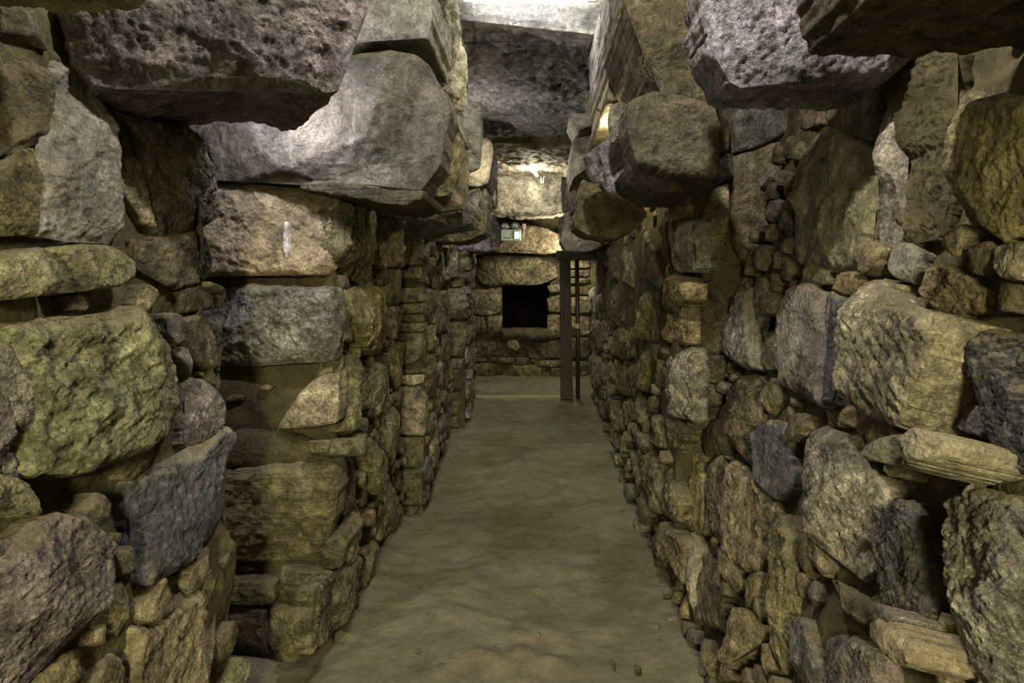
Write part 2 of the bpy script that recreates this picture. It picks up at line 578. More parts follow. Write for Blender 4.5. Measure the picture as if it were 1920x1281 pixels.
# earth heaped along the feet of the walls
z += 0.05 * np.exp(-np.clip(0.56 + 0.0275 * g[:, 1] - g[:, 0], 0, 9) / 0.07) * (0.6 + 0.5 * fbm(g, 4, 2))
z += 0.05 * np.exp(-np.clip(g[:, 0] + 0.74, 0, 9) / 0.06) * (g[:, 0] > -1.0) * (0.6 + 0.5 * fbm(g + 5, 4, 2)) * (g[:, 1] < 3.7) * (g[:, 1] > 2.35)
g[:, 2] = z
nx = len(xs)
ff = [[j * nx + i, j * nx + i + 1, (j + 1) * nx + i + 1, (j + 1) * nx + i] for j in range(len(ys) - 1) for i in range(nx - 1)]
floor = mesh_obj('floor', g, ff, FLOORM, origin=(0, 0, 0))
tag(floor, 'trodden brown earth floor running down the middle of the stone passage', 'floor', kind='structure')

# ================================================================== LEFT WALL (near)
WL = wall((-0.80, -2.6), (-0.80, 1.95), -0.08)
wall_left = backing('wall_left', [(-0.82, -2.6), (-0.815, 1.78), (-0.98, 1.86), (-1.62, 1.92)], -0.1, 2.75, batter=-0.08, amp=0.028, step=0.022)
tag(wall_left, 'nearest left wall of big rough stones bedded in clay, greenish in the lamplight', 'wall', kind='structure')
K = dict(parent=wall_left, frame=WL)
stone(px=[(100,100),(150,130),(190,152),(203,182),(201,215),(215,280),(220,335),(230,400),(232,430),(210,455),(125,445),(75,440),(66,400),(80,340),(95,280),(98,200)], t=0.031, tone='grey', label='tall grey face stone with cracks', m=ROCK_SMOOTH, facets=2, **K)
stone(px=[(-30,320),(30,290),(60,268),(88,288),(76,330),(64,380),(70,440),(-30,442)], t=0.022, tone='olive', **K)
stone(px=[(-30,60),(40,62),(75,92),(93,112),(96,200),(92,258),(60,258),(30,278),(-30,305)], t=0.019, tone='brown', m=ROCK_SMOOTH, **K)
stone(px=[(-30,15),(45,22),(90,22),(105,60),(92,96),(60,72),(-30,50)], t=0.037, tone='brown', **K)
stone(px=[(-30,490),(28,478),(65,467),(85,478),(97,510),(100,547),(60,556),(-30,566)], t=0.059, tone='green', facets=3, **K)
stone(px=[(78,468),(110,465),(200,462),(225,470),(243,490),(235,525),(210,537),(140,546),(108,548),(102,515),(94,485)], t=0.053, tone='green', facets=3, **K)
stone(px=[(45,615),(95,608),(160,598),(215,590),(270,580),(300,590),(325,620),(335,660),(345,690),(355,720),(350,755),(320,775),(290,815),(270,835),(230,850),(190,865),(150,885),(90,895),(70,880),(62,800),(60,720),(48,660)], t=0.062, tone='green', rough=1.35, facets=5, label='largest mottled stone, green and pale with lime runs', **K)
stone(px=[(-30,655),(20,650),(43,680),(56,740),(60,820),(66,880),(55,900),(32,905),(24,840),(12,760),(-30,690)], t=0.037, tone='grey', rough=1.3, **K)
stone(px=[(-40,695),(8,765),(20,835),(24,870),(-40,885)], t=0.031, tone='violet', **K)
stone(px=[(305,587),(337,592),(340,640),(325,645),(312,625)], t=0.037, tone='violet', **K)
stone(px=[(326,652),(345,650),(362,690),(360,708),(347,690)], t=0.028, tone='grey', **K)
stone(px=[(365,705),(385,710),(405,735),(412,770),(408,800),(390,825),(360,838),(345,835),(343,790),(352,760),(359,720)], t=0.037, tone='violet', label='pinkish rounded stone', **K)
stone(px=[(285,885),(330,875),(370,850),(400,815),(418,803),(435,815),(433,880),(430,950),(420,990),(385,1005),(370,1040),(330,1065),(300,1075),(275,1100),(262,1095),(258,1020),(255,960),(262,910)], t=0.043, tone='slate', facets=2, tilt=0.031, m=ROCK_SMOOTH, label='dark blue slate slab', **K)
stone(px=[(275,1085),(300,1078),(340,1080),(347,1100),(340,1125),(315,1145),(290,1165),(262,1168),(255,1120)], t=0.034, tone='tan', **K)
stone(px=[(342,1090),(355,1070),(385,1035),(405,1025),(408,1045),(395,1065),(362,1105),(350,1115)], t=0.037, tone='tan', **K)
stone(px=[(248,1175),(300,1165),(345,1130),(370,1112),(400,1070),(412,1080),(413,1130),(410,1200),(405,1250),(392,1310),(245,1310)], t=0.031, tone='tan', facets=2, tilt=0.031, m=ROCK_SMOOTH, label='upright smooth slab at the wall end', **K)
stone(px=[(-30,1055),(40,1020),(75,990),(100,970),(140,965),(165,985),(182,1020),(187,1080),(175,1130),(150,1160),(125,1180),(95,1215),(70,1250),(50,1310),(-30,1320)], t=0.062, tone='violet', rough=1.4, facets=5, label='dark violet pitted boulder', **K)
stone(px=[(-30,1015),(30,1012),(38,1018),(0,1040),(-30,1048)], t=0.031, tone='violet', **K)
stone(px=[(70,1265),(110,1235),(150,1214),(165,1222),(163,1260),(150,1310),(60,1310)], t=0.031, tone='olive', **K)
stone(px=[(150,1190),(200,1170),(205,1190),(195,1205),(170,1212),(145,1200)], t=0.031, tone='tan', **K)
stone(px=[(168,1295),(192,1240),(215,1225),(225,1250),(222,1310),(168,1310)], t=0.025, tone='olive', **K)
stone(px=[(187,1000),(220,1000),(223,1018),(192,1018)], t=0.022, tone='tan', **K)
stone(px=[(215,1035),(250,1022),(253,1068),(226,1080)], t=0.022, tone='olive', **K)
stone(px=[(207,1130),(230,1087),(244,1090),(240,1148),(216,1195),(206,1188)], t=0.022, tone='olive', **K)
stone(px=[(-30,885),(58,908),(84,940),(70,965),(20,967),(-30,945)], t=0.034, tone='green', rough=1.5, **K)
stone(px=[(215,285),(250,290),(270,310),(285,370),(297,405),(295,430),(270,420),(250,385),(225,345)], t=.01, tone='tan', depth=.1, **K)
stone(px=[(205,205),(250,222),(275,262),(283,325),(270,305),(250,286),(213,280)], t=.0, tone='dark', depth=.1, **K)  # dark tones from here on put the end stones' shadow into colour
stone(px=[(252,225),(355,240),(378,260),(385,295),(400,310),(415,340),(421,400),(400,415),(350,440),(320,450),(305,430),(300,400),(288,330),(274,270)], t=.035, tone='dark', depth=.1, facets=5, label='shaded overhanging stone at the wall end', **K)
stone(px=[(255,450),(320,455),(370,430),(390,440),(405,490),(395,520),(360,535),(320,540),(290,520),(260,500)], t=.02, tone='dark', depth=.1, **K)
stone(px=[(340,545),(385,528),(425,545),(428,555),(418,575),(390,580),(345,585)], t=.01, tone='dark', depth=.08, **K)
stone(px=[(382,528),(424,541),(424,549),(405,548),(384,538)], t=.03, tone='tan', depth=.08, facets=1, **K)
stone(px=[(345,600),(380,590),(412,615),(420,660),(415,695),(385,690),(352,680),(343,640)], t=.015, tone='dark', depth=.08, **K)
stone(px=[(372,695),(413,698),(417,720),(412,735),(387,710)], t=.01, tone='olive', depth=.06, **K)
autofill(wall_left, WL, 2.6 + 0.85, 2.6 + 1.76, 0.0, 2.0, [(.10, .07, 130), (.055, .035, 350)], ['olive', 'tan', 'brown', 'green'], t=(.012, .035), limit=70)

# back of the small recess behind that wall
recess = backing('wall_left', [(-1.6, 1.9), (-1.6, 2.4)], -0.1, 2.75)
tag(recess, 'clay back of the narrow recess between the nearest wall and the first pier', 'wall', kind='structure')

# ================================================================== FIRST PIER
pier_a = backing('stone_pier', [(-1.7, 2.32), (-0.735, 2.32), (-0.805, 3.76), (-1.3, 3.76)], -0.1, 2.9, amp=0.02, step=0.022)
tag(pier_a, 'nearest stone pier on the left, its big squared blocks facing the viewer', 'pier', kind='structure')
PF = facing(2.30); PS = wall((-0.725, 2.30), (-0.795, 3.76))
K = dict(parent=pier_a, frame=PF)
stone(px=[(330,352),(440,345),(520,350),(615,352),(628,365),(622,420),(615,500),(605,515),(560,517),(480,515),(400,517),(330,517)], t=.07, tone='tan', facets=2, tilt=.03, m=ROCK_SMOOTH, edge=.09, wob=.6, corner=.04, label='squared tan block with a white lime drip', **K)
stone(px=[(330,560),(390,548),(450,538),(530,535),(600,540),(625,545),(631,590),(629,650),(621,675),(560,680),(490,685),(430,688),(330,690)], t=.07, tone='grey', facets=3, tilt=.03, edge=.09, wob=.6, corner=.04, rough=1.2, label='squared grey block with a flaked face', **K)
stone(px=[(522,802),(545,775),(570,730),(600,705),(636,698),(636,790),(600,795),(560,798)], t=.075, tone='pale', facets=3, tilt=.2, label='pale wedge stone under the grey block', **K)
stone(px=[(320,830),(420,815),(470,808),(530,812),(590,830),(622,850),(620,872),(560,880),(430,882),(320,882)], t=.05, tone='ochre', facets=0, tilt=0, edge=.9, m=MUDM, rough=.6, **K)
stone(px=[(330,890),(435,885),(520,872),(600,870),(632,868),(637,900),(631,960),(617,1000),(602,1050),(560,1057),(480,1057),(405,1055),(330,1060)], t=.09, tone='olive', facets=3, tilt=.06, edge=.09, wob=.5, corner=.04, grooves=(-38, .062, .012), label='large block scored by slanting grooves', m=ROCK_LAYER, **K)
stone(px=[(320,1088),(410,1082),(500,1088),(518,1100),(515,1130),(460,1134),(400,1122),(320,1122)], t=.06, tone='olive', m=ROCK_LAYER, **K)
stone(px=[(528,1062),(600,1068),(612,1080),(600,1100),(560,1091),(530,1090)], t=.07, tone='olive', **K)
stone(px=[(522,1095),(600,1104),(606,1125),(560,1140),(522,1136)], t=.05, tone='brown', **K)
stone(px=[(505,1142),(560,1140),(597,1150),(592,1200),(562,1232),(545,1243),(505,1205)], t=.08, tone='olive', **K)
stone(px=[(400,1135),(498,1142),(500,1200),(540,1236),(480,1218),(395,1214)], t=.05, tone='brown', **K)
stone(px=[(598,1048),(615,1010),(640,1003),(651,1020),(642,1058),(612,1076)], t=.05, tone='tan', depth=.2, **K)
stone(px=[(330,336),(420,336),(520,338),(600,342),(610,349),(520,346),(430,341),(330,346)], t=.05, tone='ochre', m=MUDM, facets=0, edge=.9, **K)
stone(px=[(539,418),(545,417),(547,450),(548,472),(542,486),(536,470),(537,440)], t=.088, depth=.03, tone=(.62,.60,.56), name='lime_drip', m=ROCK_SMOOTH, facets=0, edge=.6, reg=False, label='white lime drip', **K)
K = dict(parent=pier_a, frame=PS)
for px, tone, t in (
    ([(645,390),(660,374),(690,380),(708,410),(712,450),(706,520),(690,535),(662,510),(642,480)], 'olive', .06),
    ([(662,548),(672,540),(700,540),(712,556),(722,580),(724,625),(718,660),(690,664),(676,640),(660,590)], 'ochre', .09),
    ([(720,412),(745,400),(757,420),(758,470),(750,500),(728,497),(721,450)], 'olive', .07),
    ([(725,505),(750,503),(757,540),(750,572),(730,570)], 'olive', .03),
    ([(724,580),(750,574),(752,620),(745,638),(728,638)], 'tan', .04),
    ([(640,655),(662,660),(680,700),(685,760),(683,808),(645,812),(638,720)], 'olive', .05),
    ([(684,690),(715,680),(735,690),(730,740),(715,780),(697,785),(688,740)], 'tan', .05),
    ([(736,650),(756,642),(757,700),(746,733),(735,700)], 'olive', .04),
    ([(638,828),(675,820),(682,843),(657,855),(640,850)], 'olive', .10),
    ([(686,832),(700,820),(713,840),(720,895),(719,920),(702,925),(692,880)], 'olive', .07),
    ([(716,782),(735,762),(751,790),(748,850),(735,878),(722,860)], 'olive', .045),
    ([(642,872),(666,862),(670,920),(666,948),(647,968),(640,940)], 'brown', .03),
    ([(672,960),(705,953),(702,985),(677,988)], 'tan', .05),
    ([(721,930),(747,892),(750,960),(736,1000),(717,1018),(707,980)], 'olive', .05),
    ([(650,985),(671,985),(679,1018),(660,1058),(644,1050)], 'tan', .045),
    ([(604,1105),(650,1062),(678,1042),(690,1080),(662,1148),(622,1208),(602,1222),(598,1170)], 'olive', .05),
    ([(686,1030),(704,1012),(714,1040),(700,1088),(684,1108),(684,1060)], 'olive', .04),
    ([(640,560),(652,566),(660,600),(655,640),(642,640)], 'olive', .04),
    ([(708,545),(722,535),(727,556),(724,572)], 'tan', .05),
):
    stone(px=px, tone=tone, t=t, **K)
autofill(pier_a, PS, 0.05, 1.44, 0.0, 2.0, [(.14, .10, 120), (.09, .06, 300), (.05, .035, 500)], ['olive', 'tan', 'brown'], t=(.015, .05), limit=120)
autofill(pier_a, PF, -1.35, -0.76, 0.0, 2.2, [(.05, .03, 120)], ['olive', 'tan', 'brown'], t=(.0, .02), limit=14)

# ================================================================== SECOND PIER
pier_b = backing('stone_pier', [(-1.35, 3.84), (-0.675, 3.84), (-0.775, 5.6), (-1.3, 5.6)], -0.1, 2.9, amp=0.02, step=0.035)
tag(pier_b, 'second stone pier on the left, narrow lit end with a dark flank', 'pier', kind='structure')
PF2 = facing(3.82); PS2 = wall((-0.668, 3.82), (-0.768, 5.6))
K = dict(parent=pier_b, frame=PF2)
for px, tone in (
    ([(735,430),(793,428),(792,480),(788,495),(735,497)], 'pale'), ([(735,503),(789,502),(788,522),(735,522)], 'tan'),
    ([(735,542),(792,540),(793,566),(735,568)], 'tan'), ([(735,571),(793,569),(794,586),(735,590)], 'tan'), ([(735,593),(794,590),(794,604),(735,604)], 'olive'),
    ([(735,606),(794,606),(794,622),(735,622)], 'olive'),
    ([(735,626),(791,625),(791,668),(775,682),(735,682)], 'tan'), ([(735,697),(795,692),(796,700),(735,700)], 'tan'), ([(735,703),(795,703),(793,718),(775,722),(735,716)], 'pale'),
    ([(735,727),(785,726),(797,745),(798,790),(796,816),(735,812)], 'pale'), ([(735,820),(793,822),(793,874),(735,878)], 'olive'),
    ([(735,882),(792,882),(791,944),(735,950)], 'olive'), ([(735,953),(785,950),(775,965),(735,968)], 'olive')):
    stone(px=px, tone=tone, t=.035, facets=1, tilt=.03, edge=.09, wob=.5, corner=.03, step_px=2.5, depth=.12, **K)
autofill(pier_b, PS2, 0.0, 1.75, 0.0, 1.9, [(.34, .22, 90), (.2, .13, 200), (.1, .07, 300)], ['olive', 'brown', 'grey', 'tan'], t=(.02, .05), limit=90)

# ================================================================== THIRD PIER
pier_c = backing('stone_pier', [(-1.3, 5.92), (-0.66, 5.92), (-0.785, 7.65), (-1.3, 7.65)], -0.1, 2.9, amp=0.02, step=0.045)
tag(pier_c, 'third and farthest stone pier on the left, pale stones in front of the end chamber', 'pier', kind='structure')
PF3 = facing(5.9); PS3 = wall((-0.65, 5.9), (-0.775, 7.65))
K = dict(parent=pier_c, frame=PF3)
for px, tone in (
    ([(825,455),(858,454),(859,470),(857,520),(825,522)], 'pale'), ([(846,528),(868,526),(866,536),(848,540)], 'tan'), ([(825,542),(872,540),(876,575),(860,588),(825,590)], 'pale'),
    ([(845,580),(868,578),(874,597),(840,598)], 'brown'), ([(825,602),(872,604),(874,640),(866,668),(825,668)], 'olive'), ([(825,672),(868,674),(864,690),(825,692)], 'pale'),
    ([(825,694),(862,694),(866,732),(825,732)], 'brown'), ([(825,738),(858,736),(862,760),(856,776),(825,778)], 'olive'), ([(825,782),(858,782),(858,800),(825,800)], 'olive')):
    stone(px=px, tone=tone, t=.035, facets=1, tilt=.04, edge=.09, corner=.03, step_px=2.5, depth=.12, **K)
autofill(pier_c, PS3, 0.0, 1.75, 0.0, 1.9, [(.26, .2, 90), (.15, .12, 250), (.08, .06, 300)], ['pale', 'tan', 'grey', 'lilac'], t=(.02, .07), limit=90)

# ================================================================== RIGHT WALL
WRN = wall((0.574, 2.70), (0.4285, -2.6), -0.22)
WRF = wall((0.711, 7.65), (0.572, 2.62), -0.03)


def near_b(g):
    return g


wall_right = backing('wall_right', [(0.5955, 2.68), (0.4505, -2.6)], -0.1, 2.75, batter=-0.22, amp=0.028, step=0.022)
tag(wall_right, 'near right wall of tall leaning face stones, slate and pale blocks in clay', 'wall', kind='structure')
K = dict(parent=wall_right, frame=WRN)
for px, tone, t, kw in (
    ([(1490,165),(1535,165),(1538,232),(1500,240)], 'brown', .02, {}),
    ([(1540,165),(1660,150),(1664,170),(1655,230),(1640,268),(1600,240),(1545,230)], 'brown', .04, {}),
    ([(1497,290),(1540,238),(1570,252),(1565,330),(1540,420),(1512,480),(1492,495),(1482,470),(1490,380)], 'olive', .05, dict(m=ROCK_SMOOTH)),
    ([(1577,252),(1640,282),(1648,330),(1635,430),(1625,498),(1560,508),(1502,498),(1532,440),(1562,370)], 'olive', .05, dict(m=ROCK_SMOOTH, facets=2)),
    ([(1672,90),(1692,90),(1690,150),(1682,240),(1672,320),(1672,430),(1662,468),(1640,508),(1628,500),(1640,420),(1652,330),(1648,290),(1665,220)], 'pale', .10, dict(depth=.1, edge=.8)),  # pale ridge shaped and toned as a strip of light on the wall
    ([(1695,95),(1790,95),(1790,230),(1775,330),(1770,420),(1740,455),(1700,450),(1680,420),(1682,320),(1692,240)], 'brown', .03, dict(rough=1.5, m=MUDM)),
    ([(1778,330),(1800,240),(1830,200),(1960,185),(1960,400),(1860,440),(1800,385)], 'olive', .10, dict(m=ROCK_SMOOTH)),
    ([(1870,465),(1920,456),(1950,458),(1950,528),(1895,525),(1875,510)], 'pale', .05, {}),
    ([(1622,512),(1625,470),(1645,455),(1660,465),(1645,505),(1630,517)], 'tan', .09, {}),
    ([(1680,460),(1700,455),(1725,470),(1720,500),(1705,530),(1680,520),(1672,490)], 'grey', .04, dict(m=ROCK_SMOOTH)),
    ([(1497,503),(1515,497),(1545,505),(1555,532),(1520,530),(1492,538)], 'tan', .05, {}),
    ([(1558,512),(1618,512),(1608,543),(1598,556),(1562,543)], 'ochre', .05, {}),
    ([(1488,545),(1520,536),(1553,546),(1557,600),(1552,690),(1545,758),(1520,742),(1470,716),(1460,693),(1468,615)], 'violet', .08, dict(m=ROCK_SMOOTH, facets=1, tilt=.04, label='violet slate slab, left half of the split pair')),
    ([(1557,548),(1595,564),(1595,640),(1590,700),(1572,768),(1549,760),(1556,690),(1561,610)], 'slate', .07, dict(m=ROCK_SMOOTH, facets=2)),
    ([(1615,537),(1640,522),(1670,577),(1700,587),(1795,602),(1795,660),(1775,700),(1750,770),(1728,808),(1705,805),(1670,785),(1605,752),(1595,715),(1601,600)], 'pale', .115, dict(facets=2, edge=.1, grooves=(58, .03, .0035), label='big pale block with slanting tool marks')),
    ([(1735,505),(1790,500),(1835,540),(1830,580),(1790,588),(1740,575),(1715,545)], 'tan', .04, dict(rough=1.5)),
    ([(1830,680),(1850,640),(1870,622),(1960,640),(1960,885),(1890,870),(1860,832),(1845,780)], 'slate', .075, dict(rough=1.3, label='blue black stone at the right edge')),
    ([(1672,862),(1700,842),(1735,832),(1772,825),(1747,850),(1735,884),(1690,875)], (.21, .19, .145), .16, dict(m=ROCK_SMOOTH, depth=.15, label='left half of the split wedge that sticks out')),
    ([(1774,829),(1795,818),(1830,835),(1828,865),(1795,880),(1738,889),(1742,862)], (.21, .19, .145), .17, dict(m=ROCK_SMOOTH, depth=.15, label='right half of the split wedge that sticks out')),
    ([(1508,808),(1550,806),(1608,827),(1616,862),(1642,896),(1650,954),(1650,1046),(1638,1058),(1620,1025),(1605,1025),(1595,1085),(1550,1030),(1520,1000),(1496,946),(1487,877)], 'pale', .08, dict(facets=3, rough=1.1, label='large pale stone narrowing downward')),
    ([(1419,812),(1450,793),(1478,798),(1480,885),(1473,915),(1446,931),(1419,908)], 'slate', .06, dict(m=ROCK_SMOOTH)),
    ([(1360,722),(1395,702),(1425,712),(1416,790),(1413,850),(1400,870),(1380,832),(1358,765)], 'dark', .07, dict(rough=1.4)),
    ([(1326,866),(1353,850),(1419,914),(1446,954),(1434,1016),(1411,1070),(1388,1077),(1361,1039),(1328,993),(1323,916)], 'tan', .055, dict(rough=1.2)),
    ([(1276,831),(1307,838),(1320,862),(1317,985),(1295,996),(1272,973)], 'ochre', .05, {}),
    ([(1280,1002),(1300,1000),(1308,1050),(1300,1145),(1286,1130),(1278,1070)], 'pale', .05, dict(m=ROCK_SMOOTH)),
    ([(1315,1040),(1340,1050),(1352,1090),(1366,1140),(1358,1180),(1322,1170),(1313,1100)], 'olive', .04, {}),
    ([(1325,1012),(1365,1042),(1390,1090),(1388,1105),(1375,1108),(1347,1062)], 'tan', .06, {}),
    ([(1368,1142),(1403,1143),(1419,1178),(1411,1205),(1367,1255),(1354,1235),(1363,1185)], 'tan', .08, {}),
    ([(1405,1078),(1425,1072),(1422,1120),(1410,1140),(1400,1112)], 'olive', .05, {}),
    ([(1440,962),(1478,965),(1490,1060),(1488,1150),(1478,1250),(1458,1260),(1432,1150),(1436,1040)], 'olive', .045, dict(rough=1.4)),
    ([(1490,1165),(1515,1160),(1530,1210),(1535,1300),(1490,1300)], 'char', .05, {}),
    ([(1665,943),(1720,939),(1731,1016),(1750,1077),(1758,1147),(1746,1178),(1720,1170),(1677,1139),(1658,1093),(1656,1031)], 'slate', .06, dict(rough=1.5, label='blue black crumbling stone')),
    ([(1669,1182),(1690,1168),(1720,1180),(1758,1218),(1760,1258),(1735,1257),(1677,1207)], 'tan', .12, dict(m=ROCK_SMOOTH, depth=.1)),
    ([(1672,1147),(1695,1143),(1718,1163),(1714,1176),(1690,1165)], 'lilac', .11, dict(depth=.1)),
    ([(1793,954),(1835,920),(1960,965),(1960,1310),(1812,1310),(1797,1224),(1793,1070)], 'grey', .08, dict(rough=1.3, label='big grey pitted stone in the lower right corner')),
    ([(1520,1008),(1550,1034),(1560,1068),(1542,1080),(1522,1052)], 'tan', .05, {}),
    ([(1545,1083),(1580,1100),(1635,1140),(1640,1165),(1622,1173),(1572,1130)], 'tan', .06, {}),
    ([(1542,1195),(1600,1192),(1648,1230),(1660,1300),(1542,1300)], 'violet', .045, dict(rough=1.3)),
    ([(1762,1266),(1790,1262),(1800,1300),(1765,1300)], 'tan', .06, {}),
    ([(1610,792),(1660,788),(1678,830),(1663,862),(1630,848),(1612,827)], 'ochre', .04, dict(rough=1.4)),
    ([(1357,540),(1385,512),(1405,530),(1412,590),(1418,640),(1425,690),(1400,690),(1370,672),(1362,610)], 'grey', .07, dict(m=ROCK_SMOOTH)),
    ([(1412,527),(1438,520),(1448,545),(1426,568),(1432,640),(1420,620)], 'tan', .04, {}),
    ([(1428,577),(1448,547),(1470,560),(1474,588),(1432,590)], 'tan', .08, {}),
    ([(1427,622),(1458,620),(1458,690),(1440,693),(1427,650)], 'olive', .05, {}),
    ([(1310,812),(1335,786),(1358,790),(1368,838),(1353,850),(1322,850)], 'ochre', .05, dict(m=MUDM, facets=0, edge=.9)),
    ([(1838,905),(1880,885),(1950,905),(1950,950),(1880,930)], 'ochre', .03, dict(m=MUDM, facets=0, edge=.9)),
    ([(1545,765),(1575,778),(1600,760),(1660,786),(1600,800),(1548,798)], 'ochre', .03, dict(rough=1.4)),
):
    stone(px=px, tone=tone, t=t if t > .1 else t * .62, **{**dict(facets=3, wob=1.5), **K, **kw})
autofill(wall_right, WRN, 0.02, 1.95, 0.0, 1.9, [(.12, .09, 150), (.07, .055, 500), (.04, .03, 700)], ['olive', 'tan', 'ochre', 'violet', 'brown'], t=(.012, .04), limit=130)

wall_right_far = backing('wall_right', [(0.727, 7.65), (0.5905, 2.69), (1.5, 2.69)], -0.1, 2.9, batter=0.0, amp=0.02, step=0.03)
tag(wall_right_far, 'far right wall beyond the shadowed notch, ragged small stones towards the gate', 'wall', kind='structure')
J = facing(2.66)
for px, tone in (([(1286,542),(1345,532),(1360,560),(1368,620),(1372,662),(1286,662)], 'brown'), ([(1286,515),(1330,513),(1346,524),(1290,534)], 'brown'),  # brown and dark tones stand in for shade in the notch
                 ([(1286,668),(1372,668),(1380,700),(1342,718),(1286,715)], 'dark'), ([(1286,722),(1330,719),(1357,730),(1352,758),(1286,770)], 'brown'),
                 ([(1286,775),(1350,765),(1332,800),(1286,810)], 'brown'), ([(1262,362),(1300,362),(1300,405),(1262,415)], 'ochre'),
                 ([(1310,420),(1330,376),(1345,352),(1366,344),(1368,400),(1357,470),(1350,508),(1320,505),(1303,490)], 'tan'),
                 ([(1343,302),(1366,288),(1374,330),(1352,343)], 'grey'), ([(1340,215),(1362,222),(1368,250),(1364,282),(1343,290)], 'brown'),
                 ([(1387,160),(1440,160),(1483,162),(1487,240),(1415,278),(1380,285),(1371,235)], 'grey'),
                 ([(1380,292),(1430,274),(1485,260),(1492,300),(1480,400),(1475,460),(1440,518),(1405,510),(1385,470),(1375,400)], 'tan')):
    stone(wall_right_far, J, px, t=.03, tone=tone, facets=2, tilt=.05, edge=.08, wob=.5, corner=.03)
K = dict(parent=wall_right_far, frame=WRF)
for px, tone, t, kw in (
    ([(1255,418),(1292,415),(1294,508),(1259,510)], 'pale', .05, {}),
    ([(1200,452),(1215,432),(1240,427),(1247,480),(1240,538),(1215,543),(1201,520)], 'grey', .05, {}),
    ([(1166,462),(1185,452),(1199,462),(1200,533),(1185,536),(1168,525)], 'tan', .05, {}),
    ([(1238,530),(1263,518),(1287,530),(1286,560),(1262,585),(1240,580)], 'ochre', .05, dict(rough=1.5)),
    ([(1240,590),(1262,590),(1284,570),(1284,645),(1260,643),(1242,636)], 'ochre', .02, dict(rough=2)),
    ([(1187,557),(1225,547),(1231,600),(1234,648),(1210,638),(1191,608)], 'ochre', .05, {}),
    ([(1196,652),(1230,657),(1234,718),(1215,738),(1197,718)], 'tan', .05, {}),
    ([(1250,667),(1287,652),(1290,690),(1287,740),(1287,788),(1265,778),(1246,738)], 'pale', .05, dict(rough=1.5)),
    ([(1213,772),(1258,792),(1273,820),(1258,848),(1216,828)], 'olive', .05, dict(rough=1.4)),
    ([(1190,742),(1211,747),(1208,798),(1192,803)], 'tan', .05, {}),
    ([(1131,542),(1164,532),(1184,560),(1188,603),(1150,613),(1132,590)], 'brown', .05, {}),
    ([(1149,617),(1188,617),(1194,658),(1188,672),(1151,668)], 'olive', .05, {}),
    ([(1106,602),(1134,602),(1138,638),(1125,658),(1109,638)], 'pale', .06, {}),
    ([(1116,667),(1139,682),(1137,718),(1121,728)], 'pale', .06, {}),
    ([(1106,542),(1115,537),(1116,588),(1106,588)], 'pale', .05, {}),
    ([(1116,467),(1139,467),(1139,523),(1119,533)], 'tan', .05, {}),
    ([(1146,452),(1164,452),(1164,528),(1146,523)], 'brown', .05, {}),
    ([(1151,690),(1188,682),(1188,743),(1156,738)], 'olive', .05, {}),
    ([(1141,747),(1179,752),(1184,788),(1160,813),(1142,790)], 'tan', .05, {}),
    ([(1201,856),(1225,852),(1249,880),(1263,938),(1260,978),(1231,958),(1207,900)], 'olive', .05, dict(rough=1.4)),
    ([(1217,965),(1249,987),(1268,1012),(1268,1095),(1247,1050),(1227,1010)], 'tan', .05, dict(rough=1.4)),
):
    stone(px=px, tone=tone, t=t, step_px=3.2, **K, **kw)
autofill(wall_right_far, WRF, 0.0, 4.9, 0.0, 1.75, [(.32, .2, 150), (.18, .12, 600), (.09, .07, 900)], ['olive', 'tan', 'pale', 'grey', 'brown'], t=(.02, .07), limit=230, cell=.012, step_px=3.4)

# ================================================================== END CHAMBER
wall_back = empty('wall_back', (0, 9.5, 0))
tag(wall_back, 'end wall of the chamber with a dark square niche and a long stone lintel', 'wall', kind='structure')
WB = facing(9.5)


def rect_sheet(name, x0, x1, z0, z1, Y, parent, hole=None, step=.05):
    xs_ = np.arange(x0, x1 + step, step); zs_ = np.arange(z0, z1 + step, step)
    X, Z = np.meshgrid(xs_, zs_)
    g_ = np.c_[X.ravel(), np.full(X.size, Y), Z.ravel()]
    g_[:, 1] += fbm(g_, 4, 4) * .025
    n_ = len(xs_); fc = []
    for j in range(len(zs_) - 1):
        for i in range(n_ - 1):
            cx, cz = xs_[i] + step / 2, zs_[j] + step / 2
            if hole and hole[0] < cx < hole[1] and hole[2] < cz < hole[3]: continue
            fc.append([j * n_ + i, j * n_ + i + 1, (j + 1) * n_ + i + 1, (j + 1) * n_ + i])
    return mesh_obj(name, g_, fc, MUDM, parent)


k95 = 9.5 / F
nx0, nx1 = (943 - VX) * k95, (1026 - VX) * k95
nz0, nz1 = EYE - (616 - VY) * k95, EYE - (533 - VY) * k95
rect_sheet('clay_core', -1.4, 1.5, -0.1, 2.9, 9.53, wall_back, (nx0 - .03, nx1 + .03, nz0 - .02, nz1 + .05))


def box_mesh(name, lo, hi, material, parent=None, bevel=0.0, skip=()):
    x0, y0, z0 = lo; x1, y1, z1 = hi
    v = [(x0, y0, z0), (x1, y0, z0), (x1, y1, z0), (x0, y1, z0), (x0, y0, z1), (x1, y0, z1), (x1, y1, z1), (x0, y1, z1)]
    fc = [(0, 3, 2, 1), (4, 5, 6, 7), (0, 1, 5, 4), (1, 2, 6, 5), (2, 3, 7, 6), (3, 0, 4, 7)]
    o = mesh_obj(name, v, [f for k, f in enumerate(fc) if k not in skip], material, parent, smooth=False)
    if bevel:
        b = o.modifiers.new('bevel', 'BEVEL'); b.width = bevel; b.segments = 2
    return o


